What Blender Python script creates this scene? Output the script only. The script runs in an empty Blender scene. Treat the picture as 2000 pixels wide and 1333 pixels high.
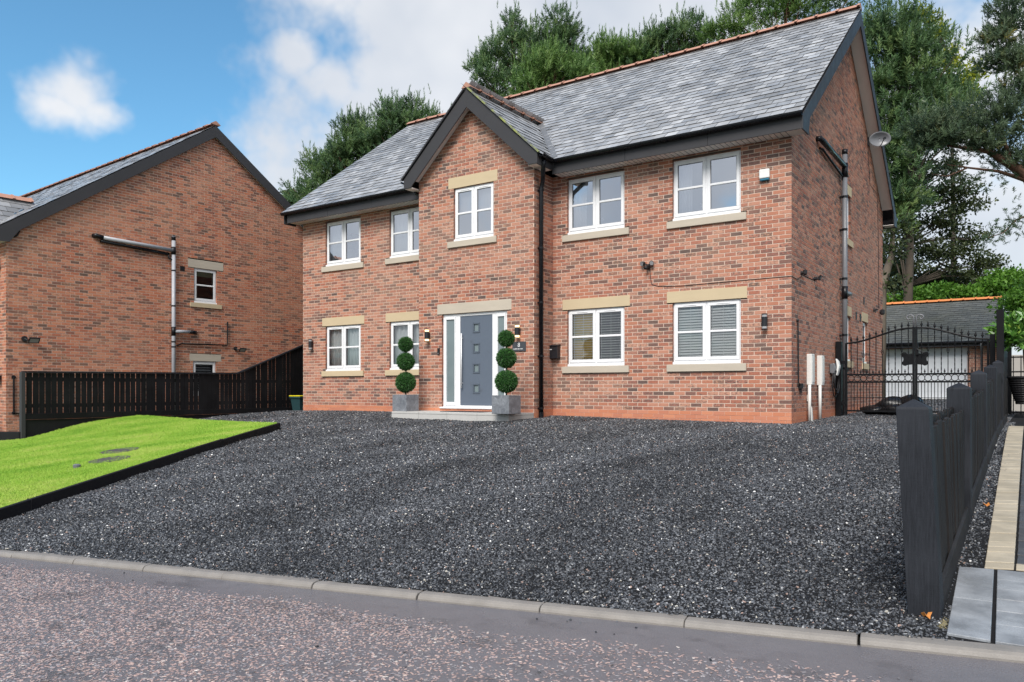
import bpy, math, random
import numpy as np
from mathutils import Matrix, Vector
random.seed(7); rng = np.random.default_rng(7)
S = bpy.context.scene
COL = S.collection
# ------------------------------------------------------------------ camera
FPX = 1515.0; HY = 761.0; TH = math.atan(1048 / FPX)
FWD = (-math.sin(TH), math.cos(TH)); RGT = (math.cos(TH), math.sin(TH))
CAM = (3.815, -14.384, 0.416)
cd = bpy.data.cameras.new('camera'); cam = bpy.data.objects.new('camera', cd); COL.objects.link(cam)
cam.location = CAM; cam.rotation_euler = (math.pi / 2, 0, TH)
cd.sensor_width = 36; cd.lens = 36 * FPX / 2000; cd.shift_y = (HY - 666.5) / 2000
cd.clip_start = 0.05; cd.clip_end = 2000
S.camera = cam
# surveying helpers: a sight line meets a plane of the place
def ray(px, py):
    u = (px - 1000) / FPX
    return (FWD[0] + u * RGT[0], FWD[1] + u * RGT[1], (HY - py) / FPX)
def _at(r, t): return (CAM[0] + t * r[0], CAM[1] + t * r[1], CAM[2] + t * r[2])
def onY(px, py, y=0.0): r = ray(px, py); return _at(r, (y - CAM[1]) / r[1])
def onX(px, py, x=0.0): r = ray(px, py); return _at(r, (x - CAM[0]) / r[0])
def onZ(px, py, z=0.0): r = ray(px, py); return _at(r, (z - CAM[2]) / r[2])
def atD(px, py, d): return _at(ray(px, py), d)
# ------------------------------------------------------------------ sky and sun
SUN_AZ = math.radians(163); SUN_EL = math.radians(46)      # clockwise from +Y
W = bpy.data.worlds.new('World'); S.world = W; W.use_nodes = True
wt = W.node_tree; wt.nodes.clear()
class NT:
    def __init__(s, t): s.t = t
    def n(s, typ, ins=None, **kw):
        nd = s.t.nodes.new(typ)
        for k, v in kw.items(): setattr(nd, k, v)
        if ins:
            for k, v in ins.items():
                sk = nd.inputs[k]
                if isinstance(v, bpy.types.NodeSocket): s.t.links.new(v, sk)
                elif hasattr(v, 'outputs'): s.t.links.new(v.outputs[0], sk)
                else: sk.default_value = v
        return nd
    def math(s, op, a, b=None, c=None, clamp=False):
        ins = {0: a}
        if b is not None: ins[1] = b
        if c is not None: ins[2] = c
        return s.n('ShaderNodeMath', ins, operation=op, use_clamp=clamp).outputs[0]
    def vmath(s, op, a, b=None):
        ins = {0: a}
        if b is not None: ins[1] = b
        nd = s.n('ShaderNodeVectorMath', ins, operation=op)
        return nd.outputs['Value'] if op in ('DISTANCE', 'LENGTH', 'DOT_PRODUCT') else nd.outputs[0]
    def ramp(s, fac, stops, interp='LINEAR'):
        nd = s.n('ShaderNodeValToRGB', {0: fac}); cr = nd.color_ramp; cr.interpolation = interp
        while len(cr.elements) < len(stops): cr.elements.new(0.5)
        for e, (p, c) in zip(cr.elements, stops):
            e.position = p; e.color = (*c, 1) if len(c) == 3 else c
        return nd.outputs[0]
    def mix(s, fac, a, b, typ='MIX'):
        nd = s.n('ShaderNodeMix', data_type='RGBA', blend_type=typ)
        for k, v in ((0, fac), (6, a), (7, b)):
            if isinstance(v, bpy.types.NodeSocket): s.t.links.new(v, nd.inputs[k])
            elif k == 0: nd.inputs[0].default_value = v
            else: nd.inputs[k].default_value = (*v, 1) if len(v) == 3 else v
        return nd.outputs[2]
    def maprange(s, v, a, b, c=0.0, d=1.0, smooth=False):
        return s.n('ShaderNodeMapRange', {0: v, 1: a, 2: b, 3: c, 4: d}, interpolation_type='SMOOTHSTEP' if smooth else 'LINEAR').outputs[0]
    def noise(s, vec, scale, detail=4.0, rough=0.55, out=0, dist=0.0):
        return s.n('ShaderNodeTexNoise', {'Vector': vec, 'Scale': scale, 'Detail': detail, 'Roughness': rough, 'Distortion': dist}).outputs[out]
N = NT(wt)
sky = N.n('ShaderNodeTexSky', sky_type='NISHITA', sun_disc=False)
sky.sun_elevation = SUN_EL; sky.sun_rotation = SUN_AZ; sky.air_density = 1.0; sky.dust_density = 0.25; sky.ozone_density = 2.2
dirn = N.n('ShaderNodeTexCoord').outputs['Generated']
warp = N.noise(dirn, 5.0, 5.0, 0.62)
fine = N.noise(dirn, 18.0, 3.0, 0.6)
def sdir(px, py):
    r = Vector(ray(px, py)).normalized(); return tuple(r)
# clouds standing in the sky (direction, angular size, flattening)
CL = [((150, 185), .062, 1.2), ((120, 212), .05, 1.6), ((195, 215), .045, 1.6),
      ((830, 25), .20, 1.1), ((1000, 110), .26, 1.0), ((1150, 60), .24, 1.0), ((1310, 40), .13, 1.1), ((700, -60), .16, 1.2), ((740, 20), .10, 1.1),
      ((650, 165), .065, 1.1), ((740, 150), .085, 1.0), ((760, 215), .13, 1.2), ((850, 260), .22, 1.2), ((585, 105), .05, 1.2),
      ((600, 360), .085, 1.8), ((900, 340), .35, 1.6), ((1920, 150), .10, 1.2), ((1990, 140), .13, 1.2), ((1860, 340), .12, 1.0),
      ((1760, 320), .12, 1.0), ((1900, 480), .22, 1.0), ((1400, 300), .45, 1.5)]
fld = None
for (px, py), r, k in CL:
    dv = N.vmath('SUBTRACT', dirn, sdir(px, py))
    dv = N.vmath('MULTIPLY', dv, (1, 1, k))
    v = N.math('SUBTRACT', 1.0, N.math('DIVIDE', N.vmath('LENGTH', dv), r))
    fld = v if fld is None else N.math('MAXIMUM', fld, v)
# broken cloud over the rest of the sky, behind the viewer
back = N.maprange(N.vmath('DOT_PRODUCT', dirn, (FWD[0], FWD[1], -0.1)), 0.35, -0.15, -2.0, 0.75)
fld = N.math('MAXIMUM', fld, back)
nz = N.math('MULTIPLY', N.math('SUBTRACT', N.math('ADD', N.math('MULTIPLY', warp, .75), N.math('MULTIPLY', fine, .25)), .5), 3.0)
mask = N.maprange(N.math('ADD', fld, nz), -0.05, 0.75, 0.0, 0.93, True)
shade = N.noise(dirn, 3.6, 4.0, .6)
ccol = N.ramp(shade, [(0.30, (2.7, 2.9, 3.25)), (0.50, (3.4, 3.5, 3.7)), (0.70, (4.0, 4.02, 4.1))])
hz = N.n('ShaderNodeMix', data_type='RGBA')
skyc = N.mix(1.0, sky.outputs[0], (.48, .75, .78), 'MULTIPLY')
wc = N.mix(mask, skyc, ccol)
bg = N.n('ShaderNodeBackground', {'Color': wc, 'Strength': 0.084})
W.cycles.sampling_method = 'MANUAL'; W.cycles.sample_map_resolution = 512
S.cycles.max_bounces = 6; S.cycles.diffuse_bounces = 3; S.cycles.glossy_bounces = 3; S.cycles.transmission_bounces = 4; S.cycles.transparent_max_bounces = 8
N.n('ShaderNodeOutputWorld', {'Surface': bg.outputs[0]})
sd = bpy.data.lights.new('sun', 'SUN'); sd.energy = 1.5; sd.angle = math.radians(30); sd.color = (1.0, .955, .90)
so = bpy.data.objects.new('sun', sd); COL.objects.link(so)
sv = Vector((math.sin(SUN_AZ) * math.cos(SUN_EL), math.cos(SUN_AZ) * math.cos(SUN_EL), math.sin(SUN_EL)))
so.rotation_euler = (-sv).to_track_quat('-Z', 'Y').to_euler(); so.location = (0, 0, 40)
S.view_settings.view_transform = 'Standard'; S.view_settings.look = 'None'
S.view_settings.gamma = 1.0; S.view_settings.use_curve_mapping = False
S.view_settings.exposure = 1.5

# ------------------------------------------------------------------ helpers
def loc_of(o): return o.get('_w', None)
ROOT = {}
def link(o, parent=None):
    COL.objects.link(o)
    if parent is not None:
        o.parent = parent
        l = ROOT.get(parent.name)
        if l is not None: o.matrix_parent_inverse = Matrix.Translation(-Vector(l))
    return o
def thing(name, loc, label, cat, group=None):
    o = bpy.data.objects.new(name, None); COL.objects.link(o); o.location = loc
    o.empty_display_size = 0.2; ROOT[o.name] = tuple(loc)
    return tag(o, label, cat, group)
def tag(o, label=None, cat=None, group=None, kind=None):
    if label: o['label'] = label
    if cat: o['category'] = cat
    if group: o['group'] = group
    if kind: o['kind'] = kind
    return o
class MB:
    def __init__(s): s.v = []; s.f = []
    def add(s, vs, fs):
        b = len(s.v); s.v += [tuple(p) for p in vs]; s.f += [tuple(i + b for i in f) for f in fs]; return s
    def box(s, x0, x1, y0, y1, z0, z1, tr=None):
        vs = [(x, y, z) for z in (z0, z1) for y in (y0, y1) for x in (x0, x1)]
        if tr: vs = [tr(*p) for p in vs]
        return s.add(vs, [(0, 2, 3, 1), (4, 5, 7, 6), (0, 1, 5, 4), (2, 6, 7, 3), (0, 4, 6, 2), (1, 3, 7, 5)])
    def prism(s, poly, d0, d1, fn):
        n = len(poly)
        vs = [fn(a, b, d0) for a, b in poly] + [fn(a, b, d1) for a, b in poly]
        fs = [tuple(range(n))[::-1], tuple(range(n, 2 * n))] + [(i, (i + 1) % n, n + (i + 1) % n, n + i) for i in range(n)]
        return s.add(vs, fs)
    def tube(s, pts, r, n=8, cap=True):
        P = [Vector(p) for p in pts]; m = len(P); rr = r if isinstance(r, (list, tuple)) else [r] * m
        vs = []; up = None
        for i in range(m):
            t = (P[min(i + 1, m - 1)] - P[max(i - 1, 0)])
            t = t.normalized() if t.length > 1e-9 else Vector((0, 0, 1))
            if up is None:
                up = Vector((0, 0, 1)) if abs(t.z) < .9 else Vector((1, 0, 0))
            a = t.cross(up)
            if a.length < 1e-5: a = t.cross(Vector((0, 1, 0)))
            a.normalize(); b = a.cross(t).normalized(); up = b
            for k in range(n):
                an = 2 * math.pi * k / n
                vs.append(P[i] + (a * math.cos(an) + b * math.sin(an)) * rr[i])
        fs = [(i * n + k, i * n + (k + 1) % n, (i + 1) * n + (k + 1) % n, (i + 1) * n + k) for i in range(m - 1) for k in range(n)]
        if cap: fs += [tuple(range(n))[::-1], tuple(range((m - 1) * n, m * n))]
        return s.add(vs, fs)
    def lathe(s, c, prof, n=16):
        vs = []; fs = []
        for r, z in prof:
            for k in range(n):
                a = 2 * math.pi * k / n; vs.append((c[0] + r * math.cos(a), c[1] + r * math.sin(a), c[2] + z))
        m = len(prof)
        fs = [(i * n + k, i * n + (k + 1) % n, (i + 1) * n + (k + 1) % n, (i + 1) * n + k) for i in range(m - 1) for k in range(n)]
        fs += [tuple(range(n))[::-1], tuple(range((m - 1) * n, m * n))]
        return s.add(vs, fs)
    def build(s, name, mat, parent=None, smooth=False, bevel=0.0, seg=1):
        me = bpy.data.meshes.new(name); me.from_pydata(s.v, [], s.f); me.update()
        me.materials.append(mat)
        if smooth: me.polygons.foreach_set('use_smooth', [True] * len(me.polygons))
        o = bpy.data.objects.new(name, me); link(o, parent)
        if bevel:
            m = o.modifiers.new('bevel', 'BEVEL'); m.width = bevel; m.segments = seg; m.limit_method = 'ANGLE'; m.angle_limit = .6
        return o
def box(name, mat, parent, x0, x1, y0, y1, z0, z1, tr=None, bevel=0.0, seg=1):
    return MB().box(x0, x1, y0, y1, z0, z1, tr).build(name, mat, parent, bevel=bevel, seg=seg)
def npmesh(name, V, Fc, mat, parent=None, attr=None, smooth=False):
    """V (n,3) vertices, Fc (m,k) faces of one size"""
    V = np.asarray(V, np.float32); Fc = np.asarray(Fc, np.int32); k = Fc.shape[1]
    me = bpy.data.meshes.new(name)
    me.vertices.add(len(V)); me.vertices.foreach_set('co', V.ravel())
    me.loops.add(Fc.size); me.loops.foreach_set('vertex_index', Fc.ravel())
    me.polygons.add(len(Fc)); me.polygons.foreach_set('loop_start', np.arange(0, Fc.size, k, dtype=np.int32))
    me.update(calc_edges=True); me.validate()
    if attr is not None and len(me.polygons) == len(Fc):
        a = me.attributes.new('tint', 'FLOAT', 'FACE'); a.data.foreach_set('value', np.asarray(attr, np.float32))
    me.materials.append(mat)
    me.polygons.foreach_set('use_smooth', np.full(len(me.polygons), bool(smooth)))
    o = bpy.data.objects.new(name, me); link(o, parent); return o

# ------------------------------------------------------------------ materials
def mat(name):
    m = bpy.data.materials.new(name); m.use_nodes = True; m.node_tree.nodes.clear(); return m, NT(m.node_tree)
def finish(n, col, rough=.6, bump=None, bstr=.3, bdist=.01, spec=.5, metal=0.0, **extra):
    ins = {'Base Color': col if isinstance(col, bpy.types.NodeSocket) else (*col, 1), 'Roughness': rough, 'Metallic': metal, 'Specular IOR Level': spec}
    ins.update(extra)
    if bump is not None:
        b = n.n('ShaderNodeBump', {'Height': bump, 'Strength': bstr, 'Distance': bdist}); ins['Normal'] = b.outputs[0]
    p = n.n('ShaderNodeBsdfPrincipled', ins)
    n.n('ShaderNodeOutputMaterial', {'Surface': p.outputs[0]}); return p
def wpos(n): return n.n('ShaderNodeNewGeometry').outputs['Position']
def simple(name, col, rough=.5, var=.15, scale=8.0, spec=.5, metal=0.0, bstr=0.0, bscale=60.0, stretch=(1, 1, 1)):
    m, n = mat(name); p = n.vmath('MULTIPLY', wpos(n), stretch)
    f = n.noise(p, scale, 5.0, .6)
    c = n.mix(f, tuple(x * (1 - var) for x in col), tuple(min(1, x * (1 + var)) for x in col))
    r = n.maprange(n.noise(p, scale * 1.7, 3.0), .3, .7, max(.02, rough - .08), min(1, rough + .08))
    finish(n, c, r, n.noise(p, bscale, 4.0) if bstr else None, bstr, .004, spec, metal); return m
def cellnoise(n, du, dz):
    g = n.n('ShaderNodeNewGeometry'); sp = n.n('ShaderNodeSeparateXYZ', {0: g.outputs['Position']}); sn = n.n('ShaderNodeSeparateXYZ', {0: g.outputs['True Normal']})
    side = n.math('GREATER_THAN', n.math('ABSOLUTE', sn.outputs[0]), n.math('ABSOLUTE', sn.outputs[1]))
    yy = n.math('ADD', sp.outputs[1], du / 2)
    u = n.math('ADD', n.math('MULTIPLY', side, yy), n.math('MULTIPLY', n.math('SUBTRACT', 1.0, side), sp.outputs[0]))
    row = n.math('FLOOR', n.math('DIVIDE', sp.outputs[2], dz))
    par = n.math('FLOORED_MODULO', row, 2.0)
    uu = n.math('FLOOR', n.math('ADD', n.math('DIVIDE', u, du), n.math('MULTIPLY', par, .5)))
    cv = n.n('ShaderNodeCombineXYZ', {0: uu, 1: row, 2: n.math('MULTIPLY', side, 57.3)})
    wn = n.n('ShaderNodeTexWhiteNoise', {0: cv.outputs[0]}, noise_dimensions='3D')
    cs = n.n('ShaderNodeSeparateColor', {0: wn.outputs['Color']})
    return g.outputs['Position'], wn.outputs['Value'], cs.outputs[0], cs.outputs[1], cs.outputs[2]
def brick_mat(name, k=1.0, dark=1.0, tintc=None):
    m, n = mat(name)
    pos, a, b, c, d = cellnoise(n, .225, .075)
    col = n.ramp(a, [(0.0, (.45, .185, .12)), (.16, (.50, .235, .165)), (.30, (.40, .155, .105)), (.45, (.52, .27, .195)), (.58, (.44, .195, .14)),
                     (.70, (.35, .145, .11)), (.78, (.44, .24, .165)), (.85, (.25, .125, .10)), (.92, (.15, .10, .09)), (1.0, (.30, .22, .165))], 'CONSTANT')
    # burnt, smeared faces
    ps = n.vmath('MULTIPLY', n.vmath('ADD', pos, n.n('ShaderNodeCombineXYZ', {0: n.math('MULTIPLY', b, 9.0), 1: 0.0, 2: n.math('MULTIPLY', c, 7.0)}).outputs[0]), (1, 1, 2.2))
    sm = n.noise(ps, 19.0, 5.0, .68)
    th = n.maprange(b, 0, 1, .62, .36)
    dk = n.math('MULTIPLY', n.maprange(n.math('SUBTRACT', sm, th), 0, .10, 0, 1, True), .80 * dark, clamp=True)
    col = n.mix(dk, col, n.mix(d, (.10, .078, .072), (.22, .115, .095)))
    lt = n.math('MULTIPLY', n.maprange(n.noise(ps, 21.0, 3.0), .56, .72, 0, 1), n.maprange(c, .35, 1, 0, .5))
    col = n.mix(lt, col, (.52, .36, .29))
    big = n.maprange(n.noise(pos, .55, 3.0, .5), .42, .66, 0, .26, True)
    col = n.mix(big, col, (.50, .30, .225))
    col = n.mix(1.0, col, (.97, .955, .92), 'MULTIPLY')
    if tintc: col = n.mix(1.0, col, tintc, 'MULTIPLY')
    finish(n, col, .82, n.noise(pos, 90.0, 4.0, .65), .5, .004, .3); return m
M = {}
M['brick'] = brick_mat('brick')
M['brick_n'] = brick_mat('brick_neighbour', 1, .95, (1.16, 1.04, .92))
m, n = mat('plinth_brick'); pos, a, b, c, d = cellnoise(n, .225, .075)
col = n.ramp(a, [(0, (.54, .20, .11)), (.4, (.60, .245, .14)), (.75, (.50, .19, .115)), (1, (.57, .24, .15))])
ef = n.maprange(n.noise(pos, 5.5, 6.0, .7), .60, .74, 0, .55)
finish(n, n.mix(ef, col, (.62, .42, .34)), .7, n.noise(pos, 120.0), .2, .003, .35); M['plinth'] = m
M['mortar'] = simple('mortar', (.68, .54, .445), .9, .18, 5.0, .2, bstr=.3, bscale=150)
M['stone'] = simple('buff_sandstone', (.56, .45, .295), .85, .10, 2.2, .25, bstr=.25, bscale=90, stretch=(1, 1, 3))
M['stone_grey'] = simple('weathered_sandstone', (.50, .44, .36), .85, .14, 2.6, .25, bstr=.25, bscale=90, stretch=(.7, .7, 3.5))
def slate_mat(name, per_object, stops, streak, rough=(.26, .48), lich=None):
    m, n = mat(name); pos = wpos(n)
    a = n.n('ShaderNodeObjectInfo').outputs['Random'] if per_object else n.n('ShaderNodeAttribute', attribute_name='tint').outputs['Fac']
    h = n.n('ShaderNodeTexWhiteNoise', {1: n.math('MULTIPLY', a, 913.7)}, noise_dimensions='1D').outputs['Value']
    v = n.math('ADD', n.math('MULTIPLY', a, .48), n.maprange(n.noise(n.vmath('MULTIPLY', pos, streak), 1.0, 4.0, .6), .35, .68, .06, .46))
    col = n.ramp(v, stops)
    if lich: col = n.mix(n.maprange(n.noise(pos, 1.2, 4.0), .4, .7, 0, .5), col, lich)
    col = n.mix(n.maprange(n.noise(pos, 9.0, 5.0), .35, .75, 0, .25), col, stops[0][1])
    finish(n, col, n.maprange(h, 0, 1, *rough), n.noise(pos, 45.0, 4.0, .6), .35, .004, .6); return m
SLS = [(.05, (.185, .186, .19)), (.40, (.30, .301, .306)), (.72, (.43, .431, .438)), (1, (.62, .622, .63))]
M['slate'] = slate_mat('slate', False, SLS, (1.5, .45, .45)); M['slate_o'] = slate_mat('slate_each', True, SLS, (1.5, .45, .45))
SLG = [(.05, (.085, .09, .085)), (.45, (.115, .12, .115)), (.85, (.155, .16, .15)), (1, (.27, .275, .265))]
M['slate_g'] = slate_mat('slate_garage', False, SLG, (1, 1, 1), (.5, .7), (.12, .12, .085))
M['slate_shadow'] = simple('painted_slate_shadow', (.035, .037, .042), .8, .2, 12.0, .3)  # near-black on slate edges and roof sheets paints in shadow lines between courses
m, n = mat('mossy_slate_edge'); pos = wpos(n)
f = n.maprange(n.noise(pos, 6.0, 4.0), .42, .62, 0, 1); finish(n, n.mix(f, (.13, .135, .14), (.30, .33, .10)), .8, n.noise(pos, 60.0), .5, .01); M['moss'] = m
M['ridge'] = simple('terracotta_ridge', (.44, .235, .17), .75, .22, 5.0, .3, bstr=.2)
M['ridge_g'] = simple('orange_ridge', (.72, .26, .09), .7, .12, 5.0, .3)
M['fascia'] = simple('charcoal_fascia', (.050, .049, .053), .55, .12, 3.0, .2, bstr=.04, bscale=80)
M['soffit'] = simple('soffit_board', (.86, .82, .79), .5, .06, 3.0, .4)
M['gutter'] = simple('black_gutter', (.008, .0085, .011), .3, .1, 6.0, .35)
M['pipe_grey'] = simple('grey_pipe', (.16, .165, .18), .35, .1, 6.0, .5)
M['pipe_pale'] = simple('pale_grey_pipe', (.36, .37, .40), .38, .08, 6.0, .5)
M['lead'] = simple('lead_valley', (.15, .155, .165), .5, .15, 6.0, .4)
M['upvc'] = simple('white_upvc', (.80, .80, .81), .28, .025, 3.0, .5)
M['upvc_grey'] = simple('grey_upvc', (.50, .51, .52), .4, .02, 3.0, .5)  # plain mid grey for the louvre slats
M['gasket'] = simple('grey_gasket', (.16, .16, .17), .6, .1)
def glass(name, refl, tint, rough=0.0):
    m, n = mat(name)
    fr = n.n('ShaderNodeFresnel', {'IOR': 1.5}).outputs[0]
    fac = n.maprange(fr, 0.0, .6, refl, 1.0)
    w = n.noise(wpos(n), .9, 2.0)
    bp = n.n('ShaderNodeBump', {'Height': w, 'Strength': .05, 'Distance': .02})
    gl = n.n('ShaderNodeBsdfGlossy', {'Color': (.93, .95, 1, 1), 'Roughness': rough, 'Normal': bp.outputs[0]})
    tp = n.n('ShaderNodeBsdfTransparent', {'Color': (*tint, 1)})
    mx = n.n('ShaderNodeMixShader', {0: fac, 1: tp.outputs[0], 2: gl.outputs[0]})
    n.n('ShaderNodeOutputMaterial', {'Surface': mx.outputs[0]}); return m
M['glass'] = glass('window_glass', .06, (.97, .98, .98))
M['glass_u'] = glass('upper_window_glass', .48, (.95, .96, .97))
M['frost'] = simple('frosted_glass', (.17, .215, .225), .22, .05, 1.0, .6)
M['curtain'] = simple('net_curtain', (.74, .75, .76), .85, .05, 3.0, .2)
M['curtain_g'] = simple('pleated_curtain', (.80, .82, .81), .85, .08, 3.0, .2)
M['blind'] = simple('white_blind', (.90, .90, .87), .45, .03, 3.0, .4)
M['roller'] = simple('roller_blind', (.80, .78, .76), .7, .04, 3.0, .3)
M['room'] = simple('room_paint', (.42, .41, .40), .9, .06, 1.0, .2)
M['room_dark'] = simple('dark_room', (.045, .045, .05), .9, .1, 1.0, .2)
M['room_tan'] = simple('tan_room_wall', (.80, .55, .17), .9, .1, 1.0, .2)
m, n = mat('grey_door'); pos = wpos(n)
f = n.noise(n.vmath('MULTIPLY', pos, (9, 9, .8)), 9.0, 5.0); st = n.maprange(n.noise(pos, 3.0, 3.0), .62, .75, 0, .45)
finish(n, n.mix(st, n.mix(f, (.095, .118, .158), (.125, .15, .19)), (.065, .065, .072)), .45, f, .12, .003, .4); M['door'] = m
M['door_trim'] = simple('door_trim', (.085, .105, .135), .4, .05)
M['steel'] = simple('brushed_steel', (.80, .80, .81), .45, .05, 8.0, .5, .35)
M['black'] = simple('black_metal', (.013, .014, .018), .4, .2, 12.0, .5)
M['iron'] = simple('painted_iron', (.006, .0065, .008), .5, .2, 15.0, .2)
M['black_pl'] = simple('black_plastic', (.015, .015, .017), .5, .2, 12.0, .4)
M['white_pl'] = simple('white_plastic', (.78, .78, .76), .4, .04, 5.0, .4)
M['white_box'] = simple('meter_box_white', (.72, .71, .68), .45, .06, 3.0, .4)
M['blue_pl'] = simple('blue_plastic', (.03, .17, .26), .3, .1)
M['yellow'] = simple('yellow_plastic', (.75, .62, .02), .45, .08)
M['bin'] = simple('dark_green_plastic', (.02, .055, .06), .45, .15)
m, n = mat('lamp_glow'); e = n.n('ShaderNodeEmission', {'Color': (1, .72, .38, 1), 'Strength': 1.1}); n.n('ShaderNodeOutputMaterial', {'Surface': e.outputs[0]}); M['glow'] = m
M['lens'] = simple('lamp_lens', (.35, .35, .36), .2, .05)
M['slate_sign'] = simple('slate_sign', (.055, .06, .07), .5, .15, 20.0, .4)
M['white_paint'] = simple('white_paint', (.85, .85, .85), .6, .02)
def wood(name, col, rough=.62, streak=(26, 26, 1.2), amt=.5):
    m, n = mat(name); pos = wpos(n)
    f = n.noise(n.vmath('MULTIPLY', pos, streak), 3.0, 6.0, .65); g = n.noise(pos, 2.2, 4.0)
    kn = n.n('ShaderNodeTexVoronoi', {'Vector': n.vmath('MULTIPLY', pos, (4, 4, 1.3)), 'Scale': 1.6}).outputs['Distance']
    c = n.mix(f, tuple(x * (1 - amt) for x in col), tuple(x * (1 + amt) for x in col))
    c = n.mix(n.maprange(g, .45, .7, 0, .5), c, tuple(x * 1.7 + .006 for x in col))
    c = n.mix(n.maprange(kn, .05, .11, .6, 0), c, tuple(x * .4 for x in col))
    finish(n, c, rough, n.math('ADD', f, n.math('MULTIPLY', n.noise(n.vmath('MULTIPLY', pos, (1, 1, 6)), 24.0, 3.0), .35)), .4, .004, .12); return m
M['fence'] = wood('black_fence_paint', (.009, .0092, .0105))
M['post'] = wood('charcoal_post_paint', (.021, .023, .028), .6, (34, 34, 2.2), .85)
M['board_r'] = wood('weathered_black_boards', (.019, .0172, .0172), .7, (30, 30, 1.0), .6)
M['edging'] = simple('black_edging', (.012, .012, .014), .6, .25, 6.0, .2, bstr=.1, bscale=30)
m, n = mat('planter_lead'); pos = wpos(n)
f = n.noise(pos, 7.0, 6.0, .65, dist=1.2); finish(n, n.ramp(f, [(.3, (.105, .115, .135)), (.5, (.175, .185, .205)), (.64, (.24, .255, .28)), (.8, (.36, .38, .41))]), .4, f, .1, .01, .5); M['planter'] = m
M['soil'] = simple('soil', (.03, .022, .016), .95, .3, 20.0, .2)
M['step'] = simple('step_stone', (.48, .47, .45), .6, .09, 4.0, .35, bstr=.1)
M['mat'] = simple('door_mat', (.05, .05, .055), .95, .3, 60.0, .1, bstr=.6)
M['kerb'] = simple('kerb_concrete', (.235, .215, .195), .55, .3, 7.0, .45, bstr=.5, bscale=110)
def sett_mat(name, c0, c1, stain, rough=.6):
    m, n = mat(name); pos = wpos(n); oi = n.n('ShaderNodeObjectInfo').outputs['Random']
    c = n.mix(oi, c0, c1); c = n.mix(n.maprange(n.noise(pos, 3.5, 5.0, .6), .42, .62, 0, .75), c, stain)
    c = n.mix(n.maprange(n.noise(pos, 160.0, 2.0), .35, .7, 0, .3), c, tuple(x * .6 for x in c0))
    finish(n, c, n.maprange(n.noise(pos, 4.0, 4.0), .4, .6, rough - .2, rough + .1), n.noise(pos, 140.0, 4.0), .3, .003, .45); return m
M['sett'] = sett_mat('beige_sett', (.42, .365, .275), (.50, .44, .34), (.33, .29, .22), .7)
M['dpave'] = sett_mat('charcoal_paving', (.055, .055, .06), (.085, .085, .09), (.05, .05, .055), .6)
M['slab'] = sett_mat('grey_slab', (.17, .18, .195), (.24, .25, .265), (.38, .40, .425), .42)
M['joint'] = simple('dark_joint', (.035, .035, .035), .9, .2)
M['drive'] = simple('gravel_bed', (.012, .012, .013), .9, .4, 30.0, .2, bstr=1.0, bscale=80)
m, n = mat('gravel_stone'); oi = n.n('ShaderNodeObjectInfo').outputs['Random']; pos = wpos(n)
col = n.ramp(oi, [(0, (.018, .019, .022)), (.22, (.032, .034, .038)), (.48, (.052, .055, .061)), (.74, (.080, .084, .092)), (.89, (.13, .135, .145)), (.955, (.22, .225, .23)), (.975, (.24, .165, .135)), (.987, (.34, .32, .28)), (.994, (.60, .59, .57))], 'CONSTANT')
damp = n.maprange(n.noise(n.vmath('MULTIPLY', pos, (1.0, .55, 1.0)), .75, 4.0, .6), .36, .64, .62, 1.25)
damp = n.math('MULTIPLY', damp, 1.72)
col = n.mix(1.0, col, n.n('ShaderNodeCombineXYZ', {0: damp, 1: damp, 2: damp}).outputs[0], 'MULTIPLY')
finish(n, n.mix(n.maprange(n.noise(pos, 90.0, 2.0), .3, .7, 0, .3), col, (.03, .032, .036)), n.maprange(n.noise(pos, 1.5), .3, .7, .34, .58), None, spec=.4); M['gravel'] = m
m, n = mat('turf'); pos = wpos(n)
finish(n, n.mix(n.noise(pos, 6.0, 4.0), (.15, .24, .04), (.22, .30, .055)), .9, n.noise(pos, 120.0), .6, .02, .2); M['turf'] = m
m, n = mat('grass_blade'); pos = wpos(n); oi = n.n('ShaderNodeObjectInfo').outputs['Random']
st = n.math('SINE', n.math('MULTIPLY', n.vmath('DOT_PRODUCT', pos, (.83, -.56, 0)), 5.2))
f = n.math('ADD', n.math('MULTIPLY', n.noise(n.vmath('MULTIPLY', pos, (.9, .5, 1)), 1.5, 4.0), .8), n.math('ADD', n.math('MULTIPLY', oi, .25), n.math('MULTIPLY', st, .06)))
c = n.ramp(f, [(.24, (.16, .33, .03)), (.42, (.25, .45, .045)), (.60, (.36, .53, .075)), (.82, (.52, .56, .16))])
p = finish(n, c, .55, None, spec=.3); p.inputs['Subsurface Weight'].default_value = 0.0; M['grass'] = m
m, n = mat('road'); pos = wpos(n)
v1 = n.n('ShaderNodeTexVoronoi', {'Vector': pos, 'Scale': 75.0}); f1 = v1.outputs['Distance']
big = n.noise(pos, .8, 4.0); c = n.mix(n.noise(pos, 5.0, 5.0, .65), (.125, .118, .128), (.20, .188, .20))
c = n.mix(n.maprange(n.noise(pos, 220.0, 2.0), .55, .75, 0, .5), c, (.22, .21, .22)); c = n.mix(n.maprange(n.noise(n.vmath('MULTIPLY', pos, (1, 1.6, 1)), 2.3, 5.0, .65), .56, .70, 0, .6), c, (.07, .066, .07))
finish(n, c, n.maprange(big, .35, .65, .18, .34), n.math('ADD', n.math('MULTIPLY', f1, .7), n.noise(pos, 260.0, 3.0)), .6, .006, .5); M['road'] = m
m, n = mat('road_chip'); oi = n.n('ShaderNodeObjectInfo').outputs['Random']; pos = wpos(n)
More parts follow.
